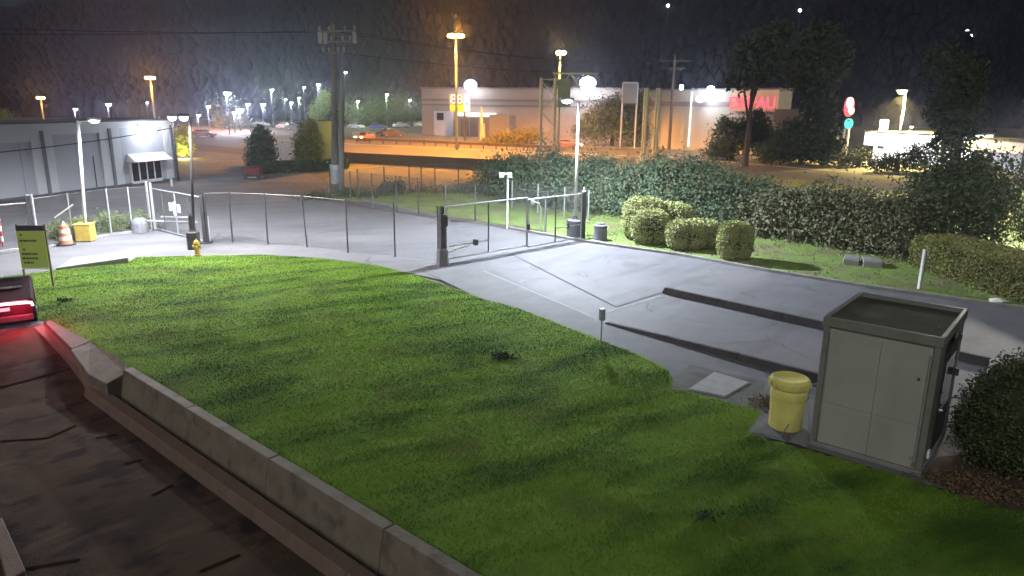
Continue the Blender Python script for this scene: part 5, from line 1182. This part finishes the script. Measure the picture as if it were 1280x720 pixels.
for i, (px, py, wd3, ht) in enumerate(bank):
    P = G(px, py); P.y += 1.6; P.x += .6; ht = zat(P, px, tops_[i]) * (.97 if i < 8 else .86); bl_ = [(0, 0, ht * .5, wd3 * .62, 1.6, ht * .48), (wd3 * .3, .4, ht * .62, wd3 * .45, 1.4, ht * .36), (-wd3 * .35, -.2, ht * .4, wd3 * .45, 1.5, ht * .4), (R.uniform(-.5, .5), -.7, ht * .25, wd3 * .55, 1.1, ht * .27)]
    t = thing('bank_shrub', bl_names[i], 'shrub', (P.x, P.y, 0), 0, 'shrubs of the dark bank along the verge')
    leaves('foliage', l_bank if i < 9 else leafmat('twig_leaves', (.08, .09, .05), (.12, .125, .065), (.17, .16, .10), .9), [(x + P.x, y + P.y, z, a_, b_, c_) for x, y, z, a_, b_, c_ in bl_ + [(R.uniform(-.6, .6) * wd3, R.uniform(-.4, .4), ht * R.uniform(.7, .95), .7, .6, .55) for _ in range(4)]], 9500, R.uniform(.14, .2), t, 1.05, .3, 70 + i)
    tw = MB()
    for k in range(26 if i > 7 else 8):
        x = R.uniform(-wd3 * .6, wd3 * .6); y = R.uniform(-1.6, -.4); h_ = R.uniform(.6, ht * .9); tw.tube([(x, y, 0), (x + R.uniform(-.3, .3), y + R.uniform(-.2, .2), h_ * .6), (x + R.uniform(-.6, .6), y + R.uniform(-.3, .3), h_)], [.022, .015, .006], 4)
    tw.build('stems', M('dry_twig', (.16, .14, .10), .9) if i > 7 else m_bark, t)
# bigger shrub tree where the bank meets the clipped hedge
P = G(1200, 318); tree('large dark shrub tree rising over the left end of the clipped hedge', P, zat(P, 1190, 185), [(-.5, 0, 2.2, 2.6, 2, 2.0), (.6, 0, 3.0, 2.2, 1.8, 1.8), (-1.2, .4, 3.4, 1.6, 1.5, 1.4), (-.4, .5, 4.3, 1.3, 1.2, 1.0), (.9, .2, 1.4, 1.0, 1.0, 1.2), (-2.2, 0, 1.5, 1.6, 1.5, 1.5)], 22000, .16, l_bank, 90, (.12, .3), 'shrub_tree', 'tree', clump=.7, shell=.35)
P = G(1290, 290); tree('pale green shrub at the far right edge behind the clipped hedge', P, 3, [(0, 0, 1.3, 1.0, 1, 1.3)], 3000, .14, l_round, 91, (.06, .3), 'shrub', 'shrub')
# clipped hedge
a, b = G(1137, 336), G(1275, 383); d = (b - a).normalized(); b2 = b + d * 5; n_ = Vector((-d.y, d.x, 0)) * 2.3
if n_.y < 0: n_ = -n_
hg = boxleaves('clipped_hedge', l_hedge, [a, b2, b2 + n_, a + n_], 1.45, 42000, .085, 5, rough=.05); tagset(hg, 'long waist high clipped hedge with a pale flat top at right', 'hedge')
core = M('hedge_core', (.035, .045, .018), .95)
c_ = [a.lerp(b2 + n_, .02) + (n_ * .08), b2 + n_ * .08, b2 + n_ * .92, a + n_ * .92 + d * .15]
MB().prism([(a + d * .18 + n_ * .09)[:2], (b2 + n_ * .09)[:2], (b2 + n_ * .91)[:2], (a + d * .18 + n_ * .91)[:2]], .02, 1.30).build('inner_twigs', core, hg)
# three clipped bushes
def ball(label, px, py, rx, ry, h, n, seed, extra=()):
    P = G(px, py); P = P + Vector((0, ry * .8, 0)); t = thing('clipped_bush', label, 'bush', (P.x, P.y, 0), 0, 'clipped bushes behind the driveway kerb')
    rg = np.random.default_rng(seed); V = []; parts = [(0, 0, rx, ry, h)] + list(extra)
    tot = sum(p[2] * p[4] for p in parts)
    for (ox, oy, ax, ay, hh_) in parts:
        m_ = int(n * ax * hh_ / tot); dd = rg.normal(size=(m_, 3)); dd /= np.linalg.norm(dd, axis=1)[:, None]
        sgn = np.sign(dd) * np.abs(dd) ** .72; q_ = sgn * np.array([ax, ay, hh_ / 2]) * (1 + rg.normal(size=(m_, 1)) * .035); q_ += np.array([ox, oy, hh_ / 2 + .05])
        V.append(q_)
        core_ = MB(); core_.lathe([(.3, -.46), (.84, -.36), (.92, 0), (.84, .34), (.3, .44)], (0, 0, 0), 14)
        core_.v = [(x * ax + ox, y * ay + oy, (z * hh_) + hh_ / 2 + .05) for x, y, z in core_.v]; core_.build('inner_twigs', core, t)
    q_ = np.concatenate(V); q_[:, 2] = np.maximum(q_[:, 2], .04); m_ = len(q_)
    a_ = rg.normal(size=(m_, 3)); a_ /= np.linalg.norm(a_, axis=1)[:, None]; b_ = np.cross(a_, rg.normal(size=(m_, 3))); b_ /= np.linalg.norm(b_, axis=1)[:, None]; s_ = .09 * (.6 + .8 * rg.random(m_))[:, None]
    VV = np.stack([q_ - a_ * s_ * .5, q_ + b_ * s_ * .33, q_ + a_ * s_ * .5, q_ - b_ * s_ * .33], 1).reshape(-1, 3)
    fastmesh('foliage', VV, np.arange(m_ * 4).reshape(m_, 4), l_round, t, 4)
ball('largest clipped bush, double domed and lit yellow green', 815, 309, .95, .9, 1.75, 36000, 1, [(-.1, 1.4, 1.1, 1.0, 2.2), (1.3, 1.6, 1.2, 1.0, 1.9)])
ball('middle clipped bush with a broad flat top', 860, 316, .95, .8, 1.45, 30000, 2, [(.9, .5, .9, .8, 1.4)])
ball('smallest clipped bush, round and grey green', 921, 329, .75, .7, 1.75, 22000, 3)
# near rounded hedge at right
P = G(1262, 604); P = P + Vector((.55, .7, 0))
t = thing('near_hedge', 'large rounded dark leafy hedge at the right edge beside the kiosk', 'hedge', (P.x, P.y, 0))
bl_ = [(P.x + .1, P.y, 1.0, 1.15, 1.2, 1.0), (P.x + .9, P.y - .3, 1.2, 1.2, 1.2, 1.15), (P.x + .55, P.y + .5, 1.25, .95, .9, .95), (P.x - .1, P.y + .1, .55, 1.05, 1.1, .62)]
leaves('foliage', l_near, bl_, 42000, .06, t, .22, .9, 101)
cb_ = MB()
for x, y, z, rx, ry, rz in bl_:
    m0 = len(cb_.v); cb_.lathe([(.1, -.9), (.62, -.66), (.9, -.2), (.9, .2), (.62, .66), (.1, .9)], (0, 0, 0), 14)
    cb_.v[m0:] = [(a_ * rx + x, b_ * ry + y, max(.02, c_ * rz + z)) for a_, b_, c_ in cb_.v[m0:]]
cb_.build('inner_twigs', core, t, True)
# leaf litter under it
tagset(leaves('leaf_litter', M('dead_leaves', (.16, .11, .06), .9, (.09, .06, .035), 6), [(*G(1190, 604)[:2], .05, .9, .35, .03), (*G(1240, 622)[:2], .05, 1.1, .35, .03), (*G(955, 505)[:2], .03, .5, .5, .02)], 1600, .06, None, .7, 0, 102), 'dry fallen leaves scattered below the near hedge', 'leaf litter', None, 'stuff')

# ================================================================== night air
hz_ = MB().box((0, 330, 150), (1500, 1240, 304)).build('haze', M('tmp', (1, 1, 1)))
hm = bpy.data.materials.new('haze_air'); hm.use_nodes = True; n = hm.node_tree; n.nodes.clear()
pvn = n.nodes.new('ShaderNodeVolumePrincipled'); pvn.inputs['Color'].default_value = (.74, .80, 1, 1); pvn.inputs['Density'].default_value = .0008; pvn.inputs['Anisotropy'].default_value = .84
on = n.nodes.new('ShaderNodeOutputMaterial'); n.links.new(pvn.outputs[0], on.inputs['Volume'])
hz_.data.materials.clear(); hz_.data.materials.append(hm); hz_['kind'] = 'stuff'; hz_['label'] = 'thin pale night haze over the whole place'; hz_['category'] = 'haze'

# dark leaf clumps stand in for the shade in hollows of the lawn
tagset(leaves('shade_tufts', l_dark, [(*G(px, py, .1)[:2], .07, r_, r_ * .6, .04) for px, py, r_ in ((627, 446, .4), (885, 648, .34), (83, 375, .3))], 1500, .07, None, .9, .0, 130), 'small dark tufts in the worn spots of the lawn', 'weeds', None, 'stuff')
